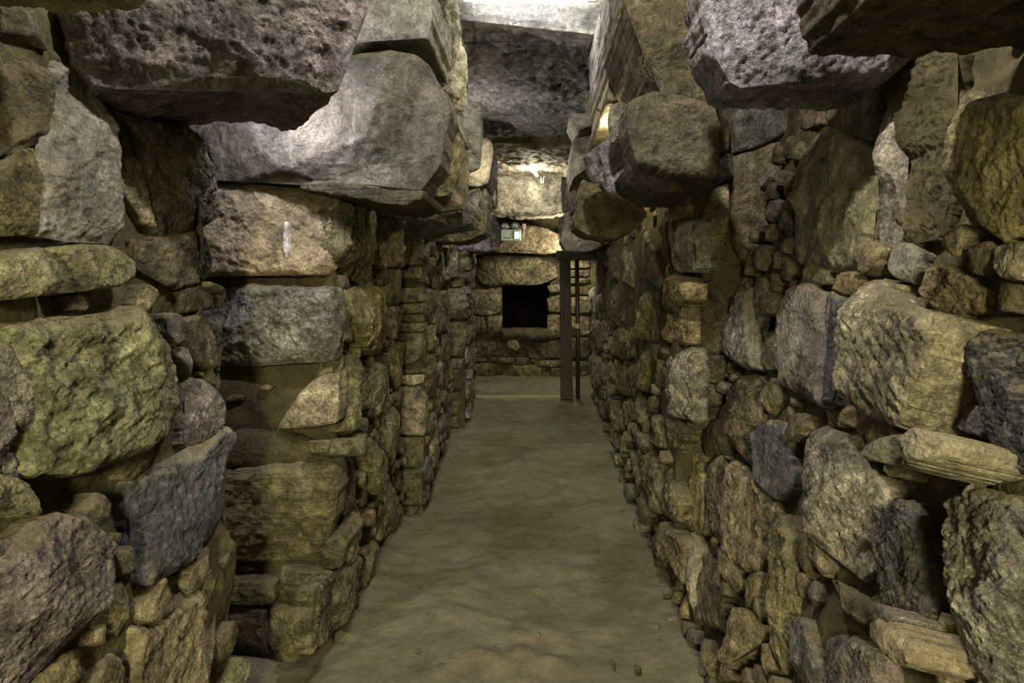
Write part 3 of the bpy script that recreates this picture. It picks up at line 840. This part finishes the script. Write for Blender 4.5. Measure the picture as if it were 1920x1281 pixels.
# the niche: a square tunnel into the dark, open to the chamber
box_mesh('niche_tunnel', (nx0 - .04, 9.52, nz0 - .03), (nx1 + .04, 11.2, nz1 + .06), DARKV, wall_back, skip=(2,))
K = dict(parent=wall_back, frame=WB)
for px, tone, t, kw in (
    ([(893,487),(920,478),(1000,477),(1040,498),(1046,517),(1026,531),(970,536),(910,534),(893,520)], 'tan', .16, dict(label='long tan lintel over the niche', edge=.4)),
    ([(870,478),(893,480),(891,515),(870,520)], 'brown', .05, {}),
    ([(870,542),(938,545),(940,560),(936,586),(915,591),(870,586)], 'tan', .07, {}),
    ([(917,536),(927,536),(928,547),(918,548)], 'tan', .06, {}), ([(929,536),(941,538),(940,548),(930,548)], 'tan', .06, {}),
    ([(880,592),(908,595),(910,612),(906,625),(880,628)], 'olive', .06, {}), ([(900,605),(912,601),(911,622),(903,624)], 'olive', .09, {}),
    ([(915,594),(942,592),(938,620),(922,630),(913,620)], 'tan', .09, {}),
    ([(1026,536),(1050,533),(1050,549),(1031,549)], 'tan', .07, {}), ([(1025,560),(1050,552),(1050,586),(1029,585)], 'tan', .06, {}),
    ([(1027,591),(1052,591),(1052,632),(1026,634)], 'tan', .08, {}),
    ([(870,645),(945,642),(970,660),(968,669),(870,670)], 'brown', .05, {}), ([(950,634),(963,630),(977,650),(968,658),(952,650)], 'tan', .09, {}),
    ([(987,648),(1060,636),(1060,670),(1000,674),(986,660)], 'brown', .05, {}),
    ([(880,672),(912,672),(911,678),(880,678)], 'olive', .09, {}), ([(917,671),(966,671),(960,681),(920,679)], 'olive', .09, {}), ([(968,672),(990,672),(990,684),(968,684)], 'olive', .07, {}),
    ([(994,675),(1060,677),(1060,688),(1008,687)], 'olive', .09, {}),
    ([(870,681),(938,683),(940,700),(928,706),(870,702)], 'olive', .07, {}), ([(943,686),(1020,685),(1025,700),(1010,711),(943,707)], 'olive', .07, {}),
    ([(1033,690),(1058,690),(1058,711),(1034,711)], 'olive', .07, {}), ([(1020,700),(1032,696),(1032,711),(1014,712)], 'olive', .05, {}),
    ([(1056,485),(1105,485),(1105,502),(1056,503)], 'tan', .06, {}), ([(1056,507),(1105,507),(1105,518),(1056,519)], 'tan', .06, {}),
    ([(1056,522),(1105,522),(1105,531),(1056,532)], 'tan', .06, {}), ([(1056,538),(1105,538),(1105,552),(1056,553)], 'olive', .06, {}),
    ([(1056,556),(1105,556),(1105,588),(1056,589)], 'tan', .06, {}), ([(1058,593),(1105,593),(1105,628),(1058,630)], 'tan', .06, {}),
    ([(1064,634),(1105,634),(1105,672),(1064,674)], 'brown', .05, {}), ([(1064,678),(1105,678),(1105,704),(1064,706)], 'olive', .05, {}),
):
    stone(px=px, tone=tone, t=t, step_px=2.6, depth=.12, **K, **kw)
# clay sill of the niche and the stones above the lintel
stone(wall_back, WB, [(938,618),(975,616),(1030,617),(1034,636),(1000,640),(960,634),(940,640)], t=.12, tone='ochre', m=MUDM, facets=0, edge=.9, depth=.12, name='clay_sill', step_px=2.6)
stone(wall_back, facing(9.15), [(925,428),(985,424),(1020,427),(1044,438),(1052,472),(1020,476),(985,471),(925,473)], t=.06, tone='tan', depth=.4, step_px=2.6, label='broad stone behind the emergency lamp')
stone(wall_back, facing(9.2), [(840,440),(925,436),(925,474),(840,478)], t=.03, tone='brown', depth=.35, step_px=3)
stone(wall_back, facing(9.2), [(1045,436),(1150,436),(1150,478),(1048,476)], t=.03, tone='brown', depth=.35, step_px=3)
ch_l = backing('wall_left', [(-0.80, 7.66), (-1.25, 7.72), (-1.25, 9.6)], -0.1, 2.9, step=.08)
tag(ch_l, 'left side wall of the end chamber, mostly hidden behind the third pier', 'wall', kind='structure')
ch_r = backing('wall_right', [(1.15, 9.6), (1.15, 7.72), (0.74, 7.66)], -0.1, 2.9, step=.08)
tag(ch_r, 'right side wall of the end chamber behind the gate posts', 'wall', kind='structure')

# ================================================================== CEILING
ceiling = empty('ceiling', (0, 3.8, 2.85))
tag(ceiling, 'ceiling of long dark stone slabs laid across the passage', 'ceiling', kind='structure')


def slab(name, x0, x1, y0, y1, zlow, th, tone, m=ROCK_LAYER, label=None, rough=1.0, step_px=4):
    fr = under(zlow)
    uv = np.array([(x0, -y0), (x0, -y1), (x1, -y1), (x1, -y0)])
    r = random.Random(int(y0 * 100))
    uv = uv + np.array([(r.uniform(-.02, .02), r.uniform(-.03, .03)) for _ in uv])
    mids = []
    for i in range(4):
        a, b = uv[i], uv[(i + 1) % 4]
        mids += [a, a + (b - a) * .35 + np.array([0, r.uniform(-.02, .02)]), a + (b - a) * .7 + np.array([0, r.uniform(-.02, .02)])]
    return stone(ceiling, fr, uv=np.array(mids), t=.02, tone=tone, depth=th, m=m, label=label, name='ceiling_slab', facets=2, tilt=.02, edge=.12,
                 rough=rough, reg=False, step_px=step_px, wob=.4)


block(ceiling, [(800,-90),(1170,-90),(1160,30),(1112,62),(1060,55),(980,47),(920,34),(860,27),(800,25)], 3.80, 4.15, 'lilac', name='ceiling_slab', t=.04, m=ROCK_LAYER, facets=1, tilt=.02, edge=.25, rough=.6, label='pale front lintel slab below the lamp tube')
slab('s', -.85, .85, 4.00, 5.44, 2.84, .3, 'char', label='widest slab, black slate with pale scars', rough=1.3, m=ROCK)
slab('s', -.85, .85, 5.50, 6.20, 2.80, .3, 'char', rough=1.2)
slab('s', -.85, .85, 6.26, 6.60, 2.88, .25, 'char')
slab('s', -.85, .85, 6.66, 8.42, 2.82, .3, 'tan', rough=.8)
block(ceiling, [(905,326),(985,330),(1010,334),(1060,326),(1056,395),(1040,402),(990,405),(935,401),(905,395)], 8.42, 8.8, 'pale', name='ceiling_slab', m=ROCK_SMOOTH, t=.05, facets=3, tilt=.03, edge=.2, step_px=2.6, label='pale lintel slab lit by the bare lamp')
slab('s', -1.3, 1.2, 8.7, 9.7, 2.42, .3, 'dark')
slab('s', -1.0, 1.0, 2.55, 3.85, 3.30, .3, 'olive', step_px=10)
slab('s', -1.2, 1.2, 0.3, 2.6, 3.05, .3, 'olive', step_px=10)
slab('s', -1.3, 1.3, -0.75, -0.25, 1.74, .5, 'olive', step_px=10)  # unseen low slab added to keep the rear fill off the upper stones
slab('s', -1.3, 1.3, -0.25, 0.32, 2.60, .3, 'olive', step_px=10)

# ================================================================== CORBELS, left side
def lb(px, Y0, Y1, tone, owner, **kw): return block(owner, px, Y0, Y1, tone, **kw)


FA = Frame((-0.472, 1.55, 0), (0.85, 0.53, 0), (0, 0, 1))
stone(wall_left, FA, [(100,20),(190,-70),(715,-70),(690,0),(660,60),(643,120),(634,152),(612,168),(560,142),(420,134),(300,153),(230,158),(170,152),(130,90)], t=.06, tone='violet', depth=.46, reg=False,  # violet tone carries the purple tint of the lamplight
   edge=.25, facets=4, tilt=.1, rough=1.25, taper=.05, name='corbel_stone', label='huge rugged corbel boulder at the upper left')
lb([(-188, -120), (229, -120), (174, -52), (86, -43), (-2, -38), (-34, -47), (-188, -63)], 1.0, 1.1, 'tan', wall_left, name='corbel_stone', m=ROCK_SMOOTH)
lb([(560,-60),(806,-60),(806,20),(803,70),(770,63),(735,56),(690,56),(640,78),(560,90)], 2.20, 2.70, 'grey', pier_a, name='corbel_stone', m=ROCK_SMOOTH, edge=.08, facets=1, tilt=.02)
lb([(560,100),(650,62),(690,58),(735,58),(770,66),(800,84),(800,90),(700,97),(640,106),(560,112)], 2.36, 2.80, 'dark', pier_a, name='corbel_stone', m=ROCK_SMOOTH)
lb([(300,225),(450,215),(560,170),(640,107),(700,101),(780,99),(800,106),(815,150),(832,192),(833,260),(818,308),(792,355),(720,350),(640,340),(540,333),(440,332),(395,326),(300,322)], 2.21, 2.42, (.135, .124, .105), pier_a,  # tone darkened to stand in for the shadow on its upper right
   name='corbel_stone', m=ROCK_SMOOTH, edge=.22, facets=3, tilt=.03, rough=.6, t=.07, label='broad smooth corbel stone over the first pier, lit below')
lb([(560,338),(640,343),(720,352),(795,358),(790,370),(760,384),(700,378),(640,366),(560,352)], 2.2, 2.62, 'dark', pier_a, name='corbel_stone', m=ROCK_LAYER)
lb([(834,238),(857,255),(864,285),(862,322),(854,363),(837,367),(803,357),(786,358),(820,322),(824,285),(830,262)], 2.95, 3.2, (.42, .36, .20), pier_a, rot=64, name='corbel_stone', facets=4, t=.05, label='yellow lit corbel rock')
lb([(740,362),(800,360),(850,352),(860,300),(862,246),(873,265),(881,305),(879,368),(869,393),(800,398),(742,392)], 3.05, 3.32, 'tan', pier_a, rot=40, name='corbel_stone', m=ROCK_SMOOTH, edge=.5)
lb([(735,400),(800,401),(870,396),(896,350),(900,362),(893,398),(880,421),(820,431),(805,442),(735,440)], 3.45, 3.75, 'grey', pier_b, name='corbel_stone', m=ROCK_LAYER)
lb([(835,-60),(856,-60),(857,20),(864,60),(856,110),(850,148),(836,146),(836,100),(834,60)], 3.25, 3.7, 'pale', pier_a, rot=45, name='corbel_stone', rough=1.5, facets=4)
lb([(812,144),(836,132),(868,158),(873,170),(867,183),(850,181),(820,162)], 3.3, 3.7, 'pale', pier_a, rot=40, name='corbel_stone')
lb([(812,166),(850,184),(866,185),(878,192),(871,206),(835,203),(812,190)], 3.35, 3.8, 'pale', pier_a, rot=35, name='corbel_stone')
lb([(838,30),(858,28),(869,80),(876,150),(880,200),(866,196),(850,150),(842,90)], 3.75, 4.2, 'pale', pier_b, rot=40, name='corbel_stone', m=ROCK_SMOOTH)
lb([(815,205),(850,208),(860,240),(842,236),(815,225)], 3.2, 3.7, 'tan', pier_a, name='corbel_stone')
lb([(830,190),(876,190),(902,191),(906,235),(901,315),(885,320),(868,300),(840,250)], 4.25, 4.55, 'grey', pier_b, rot=25, name='corbel_stone', m=ROCK_SMOOTH)
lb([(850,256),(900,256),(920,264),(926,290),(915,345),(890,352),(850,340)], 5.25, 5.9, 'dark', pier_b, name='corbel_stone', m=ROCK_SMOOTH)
lb([(800,432),(868,424),(890,372),(912,352),(915,400),(908,436),(880,450),(800,453)], 4.2, 4.6, 'brown', pier_b, name='corbel_stone', m=ROCK_SMOOTH, edge=.4)
lb([(830,458),(890,452),(908,440),(913,402),(930,402),(938,430),(935,466),(915,471),(870,468),(830,468)], 6.0, 6.4, 'lilac', pier_c, rot=25, name='corbel_stone')
lb([(880,330),(924,322),(933,336),(935,388),(925,397),(880,400)], 7.35, 8.2, 'pale', pier_c, rot=40, name='corbel_stone')
lb([(900,352),(921,338),(920,366),(900,372)], 6.5, 7.2, 'grey', pier_c, name='corbel_stone')

# ================================================================== CORBELS, right side
wr, wf = wall_right, wall_right_far
lb([(1636, -210), (2236, -210), (2236, -35), (2099, -52), (2049, -32), (1874, -20), (1699, -25), (1669, -35), (1649, -66), (1646, -110)], 0.96, 1.20, 'dark', wr, name='corbel_stone', edge=.12, facets=1, t=.05, label='dark overhanging slab in the upper right corner')
lb([(1325,-60),(1560,-60),(1720,-40),(1720,95),(1668,100),(1668,148),(1600,155),(1480,156),(1425,160),(1400,163),(1375,140),(1345,100),(1335,60),(1325,10)], 1.60, 1.78, 'lilac', wr, name='corbel_stone', rough=1.2, facets=3, tilt=.15, t=.07, edge=.2, label='white lit rough corbel block on the right')  # lilac tone puts the purple lamplight into the stone colour
lb([(1168,-60),(1300,-60),(1310,100),(1345,170),(1345,205),(1240,172),(1222,120),(1200,70),(1180,30)], 2.25, 2.9, 'brown', wf, name='corbel_stone', m=ROCK_SMOOTH)
lb([(1180,190),(1225,168),(1340,190),(1354,260),(1347,325),(1320,333),(1260,326),(1205,314),(1190,290),(1178,250)], 2.12, 2.32, (.13, .118, .082), wf, name='corbel_stone', m=ROCK_SMOOTH, edge=.2, facets=3, label='rounded shaded corbel stone')  # tone darkened in place of the shade on its face
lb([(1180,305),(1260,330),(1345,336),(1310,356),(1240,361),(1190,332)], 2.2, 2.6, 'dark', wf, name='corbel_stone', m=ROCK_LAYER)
lb([(1140,196),(1163,190),(1168,240),(1147,270),(1141,225)], 2.45, 2.9, 'pale', wf, rot=-40, name='corbel_stone')
lb([(1090,292),(1110,286),(1146,252),(1156,280),(1175,312),(1195,337),(1232,356),(1205,375),(1150,371),(1120,345),(1100,335)], 2.65, 2.95, 'lilac', wf, rot=-38, name='corbel_stone', rough=1.6, facets=6, label='broken pale and violet rock tip')
lb([(1143,-60),(1235,-60),(1235,62),(1200,68),(1146,80)], 2.9, 4.0, 'lilac', wf, name='corbel_stone', facets=2)
lb([(1146,88),(1200,72),(1235,85),(1235,185),(1180,188),(1138,182),(1151,135)], 2.95, 4.1, 'tan', wf, name='corbel_stone', m=ROCK_SMOOTH, facets=3)
lb([(1112,203),(1200,200),(1200,214),(1140,218)], 3.2, 4.0, 'pale', wf, rot=-30, name='corbel_stone')
lb([(1090,337),(1120,346),(1205,385),(1218,402),(1178,440),(1150,445),(1100,440),(1076,425),(1086,380)], 3.1, 3.4, 'olive', wf, name='corbel_stone', m=ROCK_SMOOTH, edge=.3)
lb([(1068,210),(1124,218),(1160,225),(1116,233),(1085,242)], 4.3, 4.8, 'grey', wf, name='corbel_stone', m=ROCK_SMOOTH)
lb([(1084,244),(1140,228),(1170,262),(1100,292),(1086,302),(1077,335),(1070,300),(1077,262)], 4.5, 5.2, 'grey', wf, name='corbel_stone', m=ROCK_SMOOTH)
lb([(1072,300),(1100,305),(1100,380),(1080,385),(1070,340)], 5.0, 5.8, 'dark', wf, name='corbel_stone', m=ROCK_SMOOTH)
lb([(1052,330),(1063,345),(1090,350),(1090,395),(1052,400)], 7.0, 8.1, 'pale', wf, rot=-40, name='corbel_stone')
lb([(1046,410),(1062,404),(1090,410),(1090,452),(1060,452),(1047,446)], 7.0, 8.1, 'pale', wf, rot=-40, name='corbel_stone')
lb([(1062,400),(1086,382),(1076,426),(1112,446),(1130,460),(1102,471),(1062,470),(1052,452)], 5.9, 6.3, 'grey', wf, name='corbel_stone', m=ROCK_SMOOTH)

# corbelled courses that close the vault behind the traced ones
for side, rows, owner_of in ((-1, [(1.78, 2.06, .66), (2.06, 2.34, .60), (2.34, 2.62, .55), (2.62, 3.02, .52)], lambda y: pier_b if y < 5.8 else pier_c),
                             (1, [(1.72, 2.06, .60), (2.06, 2.34, .50), (2.34, 2.62, .44), (2.62, 3.02, .40)], lambda y: wall_right_far)):
    for (za, zb, X) in rows:
        y = (5.15 if side < 0 else 4.5) + random.uniform(0, .3)
        while y < 8.25:
            ln = random.uniform(.4, .85); y2 = min(y + ln, 8.35)
            xx = X + random.uniform(-.02, .04)
            fr = wall((-xx, 0), (-xx, 1)) if side < 0 else wall((xx, 10), (xx, 9))
            yy = [y, y2] if side < 0 else [10 - y2, 10 - y]
            j = lambda: random.uniform(-.03, .03)
            uv = np.array([(yy[0] + j() * .5, za + j() * .5), (yy[1] + j() * .5, za + j() * .5), (yy[1] + j() * .5, zb + j() * .5), (yy[0] + j() * .5, zb + j() * .5)])
            stone(owner_of(y), fr, uv=uv, t=.03, tone=random.choice(['grey', 'tan', 'dark', 'olive']), depth=.45, name='corbel_stone', m=ROCK_SMOOTH, edge=.25, reg=False, facets=3)
            y = y2 + random.uniform(.0, .02)

# ================================================================== THINGS
def tube(pts, r, sides=8):
    pts = [np.array(p, float) for p in pts]; V, Fc = [], []
    for i, p in enumerate(pts):
        d = pts[min(i + 1, len(pts) - 1)] - pts[max(i - 1, 0)]; d /= np.linalg.norm(d)
        a = np.cross(d, (0.31, 0.77, 0.55)); a /= np.linalg.norm(a); b = np.cross(d, a)
        rr = r[i] if isinstance(r, (list, tuple)) else r
        for k in range(sides):
            th = 6.28318 * k / sides; V.append(p + (a * math.cos(th) + b * math.sin(th)) * rr)
    for i in range(len(pts) - 1):
        for k in range(sides):
            k2 = (k + 1) % sides
            Fc.append([i * sides + k, i * sides + k2, (i + 1) * sides + k2, (i + 1) * sides + k])
    Fc.append(list(range(sides))[::-1]); Fc.append([(len(pts) - 1) * sides + k for k in range(sides)])
    return V, Fc


def tube_obj(name, pts, r, material, parent=None, sides=8):
    v, f = tube(pts, r, sides); return mesh_obj(name, v, f, material, parent)


def P3(px, py, Y): return np.array([(px - VX) / F * Y, Y, EYE + (VY - py) / F * Y])


# gate at the chamber entrance: wide plank post, steel pole, header, latch
gate = empty('wooden_gate', (0.36, 7.5, 0))
tag(gate, 'dark wooden gate standing open at the chamber entrance, seen edge on', 'gate')
Yg = 7.5; kg = Yg / F
def bx(x0, x1, z0, z1, y0, y1, name, m, bevel=.006):
    return box_mesh(name, ((x0 - VX) * kg, y0, EYE + (VY - z0) * kg), ((x1 - VX) * kg, y1, EYE + (VY - z1) * kg), m, gate, bevel)
v = []
for (x0, x1, pz) in ((1051, 1074, 744), (1049, 1069, 486)):
    for yy in (7.42, 7.54):
        for xx in (x0, x1): v.append(((xx - VX) * kg, yy, EYE + (VY - pz) * kg))
mesh_obj('gate_post', v, [(0, 1, 3, 2), (4, 6, 7, 5), (0, 4, 5, 1), (1, 5, 7, 3), (3, 7, 6, 2), (2, 6, 4, 0)], WOOD, gate, smooth=False)
tube_obj('steel_pole', [((1083.5 - VX) * kg, 7.5, 0.0), ((1083.5 - VX) * kg, 7.5, 0.8), ((1081.5 - VX) * kg, 7.5, EYE + (VY - 486) * kg)], 0.026, STEEL, gate, 12)
bx(1043, 1116, 488, 471, 7.40, 7.56, 'gate_header', WOOD)
bx(1068, 1082, 630, 615, 7.47, 7.53, 'gate_rail', WOOD)
lt = bx(1078, 1086, 616, 607, 7.455, 7.475, 'latch_plate', BRASS, .003)
bx(1069, 1078, 612, 607, 7.465, 7.475, 'latch_bolt', BRASS, .001)

th_ = box_mesh('trim_1', (-0.76, 7.52, -0.03), (0.36, 7.62, 0.022), WOODP, None, .006)
tag(th_, 'pale wooden threshold strip lying across the floor before the chamber', 'threshold', kind='structure')

# emergency light: pale case, two swivel heads on top, glowing window
Ye = 9.02
em = empty('emergency_light', P3(958, 453, Ye))
tag(em, 'pale emergency light case with two swivel heads and a glowing green window', 'emergency light')
ke = Ye / F
def ebox(name, x0, x1, y0, y1, d0, d1, m, bevel=.006, parent=em):
    return box_mesh(name, ((x0 - VX) * ke, Ye - d1, EYE + (VY - y1) * ke), ((x1 - VX) * ke, Ye - d0, EYE + (VY - y0) * ke), m, parent, bevel)
ebox('case', 939, 977, 431, 451.5, -.05, .07, PLASTIC, .012)
ebox('lamp_bezel', 963.5, 976, 434, 450, .07, .078, make_plain('bezel_plastic', (.42, .52, .48), .4), .004)
ebox('glowing_window', 965, 974, 435.5, 448, .076, .084, GREENGLOW, .003)
ebox('vent_slot', 944, 958, 446.5, 448, .066, .072, BLACKP, .0005)
for hx, hy in ((946, 425), (966, 424)):
    c = P3(hx, hy, Ye - .02)
    n = 20; V = []; Fc = []
    prof = [(0.020, .060), (.045, .040), (.060, .010), (.066, -.012), (.060, -.016), (.0, -.006)]
    for (r_, yy) in prof:
        for k in range(n):
            a = 6.28318 * k / n; V.append(c + np.array([r_ * math.cos(a), yy, r_ * math.sin(a) * .82]))
    for i in range(len(prof) - 1):
        for k in range(n):
            k2 = (k + 1) % n; Fc.append([i * n + k, i * n + k2, (i + 1) * n + k2, (i + 1) * n + k])
    hd = mesh_obj('lamp_head', V, Fc, GLASSY, em)
    tube_obj('head_stem', [c + np.array([0, .02, -.02]), P3(hx, 432, Ye - .01)], .014, BLACKP, em)
cb = tube_obj('power_cable', [P3(977, 446, Ye - .03), P3(981, 448, Ye - .05), P3(982, 440, Ye - .06), P3(983, 428, Ye - .05), P3(981, 422, Ye - .05)], .008, CABLE, em)
ebox('plug', 979, 986, 420, 430, .03, .06, CABLE, .006)

# bare lamp under the end of the last ceiling slab
Yl = 8.0
bl = empty('bare_lamp', P3(995, 318, Yl))
tag(bl, 'small bare glowing lamp tube fixed under the last ceiling slab', 'lamp')
tube_obj('glass_tube', [P3(993, 316.5, Yl), P3(1000, 321, Yl - .05), P3(1007, 329, Yl - .14)], [.020, .022, .018], GLOW, bl, 12)
tube_obj('glass_tube', [P3(977, 318.5, Yl), P3(983, 315.5, Yl - .02)], [.011, .013], GLOW, bl, 10)
tube_obj('socket', [P3(983, 314.5, Yl), P3(994, 315, Yl)], .022, PLASTIC, bl, 10)
lp = tube_obj('wire_loop', [P3(1015, 332, 8.1), P3(1014.5, 343, 8.1), P3(1018.5, 343, 8.1), P3(1019, 335, 8.1), P3(1021, 330, 8.1)], .006, CABLE)
tag(lp, 'small pale wire loop hanging in front of the lit lintel', 'wire')

# fluorescent tube above the first lintel
ft = empty('fluorescent_lamp', (-0.02, 3.62, 3.05))
tag(ft, 'long glowing fluorescent tube lying along the top of the first lintel slab', 'lamp')
tube_obj('glass_tube', [(-.40, 3.62, 2.935), (.33, 3.62, 2.935)], .014, GLOW, ft, 12)
for xx in (-.42, .33): tube_obj('tube_cap', [(xx, 3.62, 2.935), (xx + .02, 3.62, 2.935)], .016, PLASTIC, ft, 10)
box_mesh('lamp_housing', (-.45, 3.59, 2.955), (.38, 3.65, 3.0), PLASTIC, ft, .006)
cw = tube_obj('hanging_cable', [P3(1098, -6, 3.5), P3(1104, 2, 3.5), P3(1114, 3, 3.5), P3(1123, -1, 3.5), P3(1126, -10, 3.5)], .006, CABLE)
tag(cw, 'thin pale cable looping down beside the first lintel', 'cable')

# dry roots hanging from the corbels
def roots(name, px, py, Y, n, spread, length, label):
    V, Fc = [], []
    c = P3(px, py, Y)
    for _ in range(n):
        p = c + np.array([random.uniform(-1, 1) * spread, random.uniform(-.03, .03), random.uniform(-1, 1) * spread * 1.2])
        pts = [p]; d = np.array([random.uniform(-.7, .7), random.uniform(-.7, .2), -1.0])
        for k in range(4):
            d = d + np.array([random.uniform(-.5, .5), random.uniform(-.3, .3), random.uniform(-.2, .3)])
            pts.append(pts[-1] + d / np.linalg.norm(d) * length / 4)
        v_, f_ = tube(pts, [.0016, .0015, .0013, .001, .0007], 3)
        o_ = len(V); V += v_; Fc += [[i + o_ for i in f] for f in f_]
    o = mesh_obj(name, V, Fc, STRAW)
    tag(o, label, 'roots', kind='stuff'); return o


roots('dry_roots', 1212, 118, 2.2, 70, .026, .06, 'tangle of dry roots hanging from the shaded corbels on the right')
roots('dry_roots', 828, 170, 2.9, 16, .03, .12, 'few dry root fibres beside the lit corbel blocks on the left')

# litter and pebbles on the floor
peb = []
for (px, py, s_) in ((788, 1107, .010), (784, 1230, .011), (1242, 1103, .016), (1232, 1180, .012), (1166, 962, .010), (1196, 1262, .012), (1262, 1168, .02),
                     (722, 1040, .012), (826, 1256, .010), (1150, 1252, .008), (1250, 1128, .018), (1093, 985, .01), (1010, 1196, .008)):
    Y = EYE * F / (py - VY); X = (px - VX) / F * Y
    o = stone(floor, Frame((X, Y, 0.012), (1, 0, 0), (0, 1, 0)), uv=np.array([(-s_, -.6 * s_), (.2 * s_, -s_), (s_, -.2 * s_), (.7 * s_, .8 * s_), (-.6 * s_, .9 * s_)]),
              t=s_ * .7, tone=random.choice(['pale', 'dark', 'tan']), depth=.02, name='pebble', reg=False, step_px=3)
print('stones', COUNT[0], 'tris', sum(len(o.data.polygons) for o in S.objects if o.type == 'MESH'))
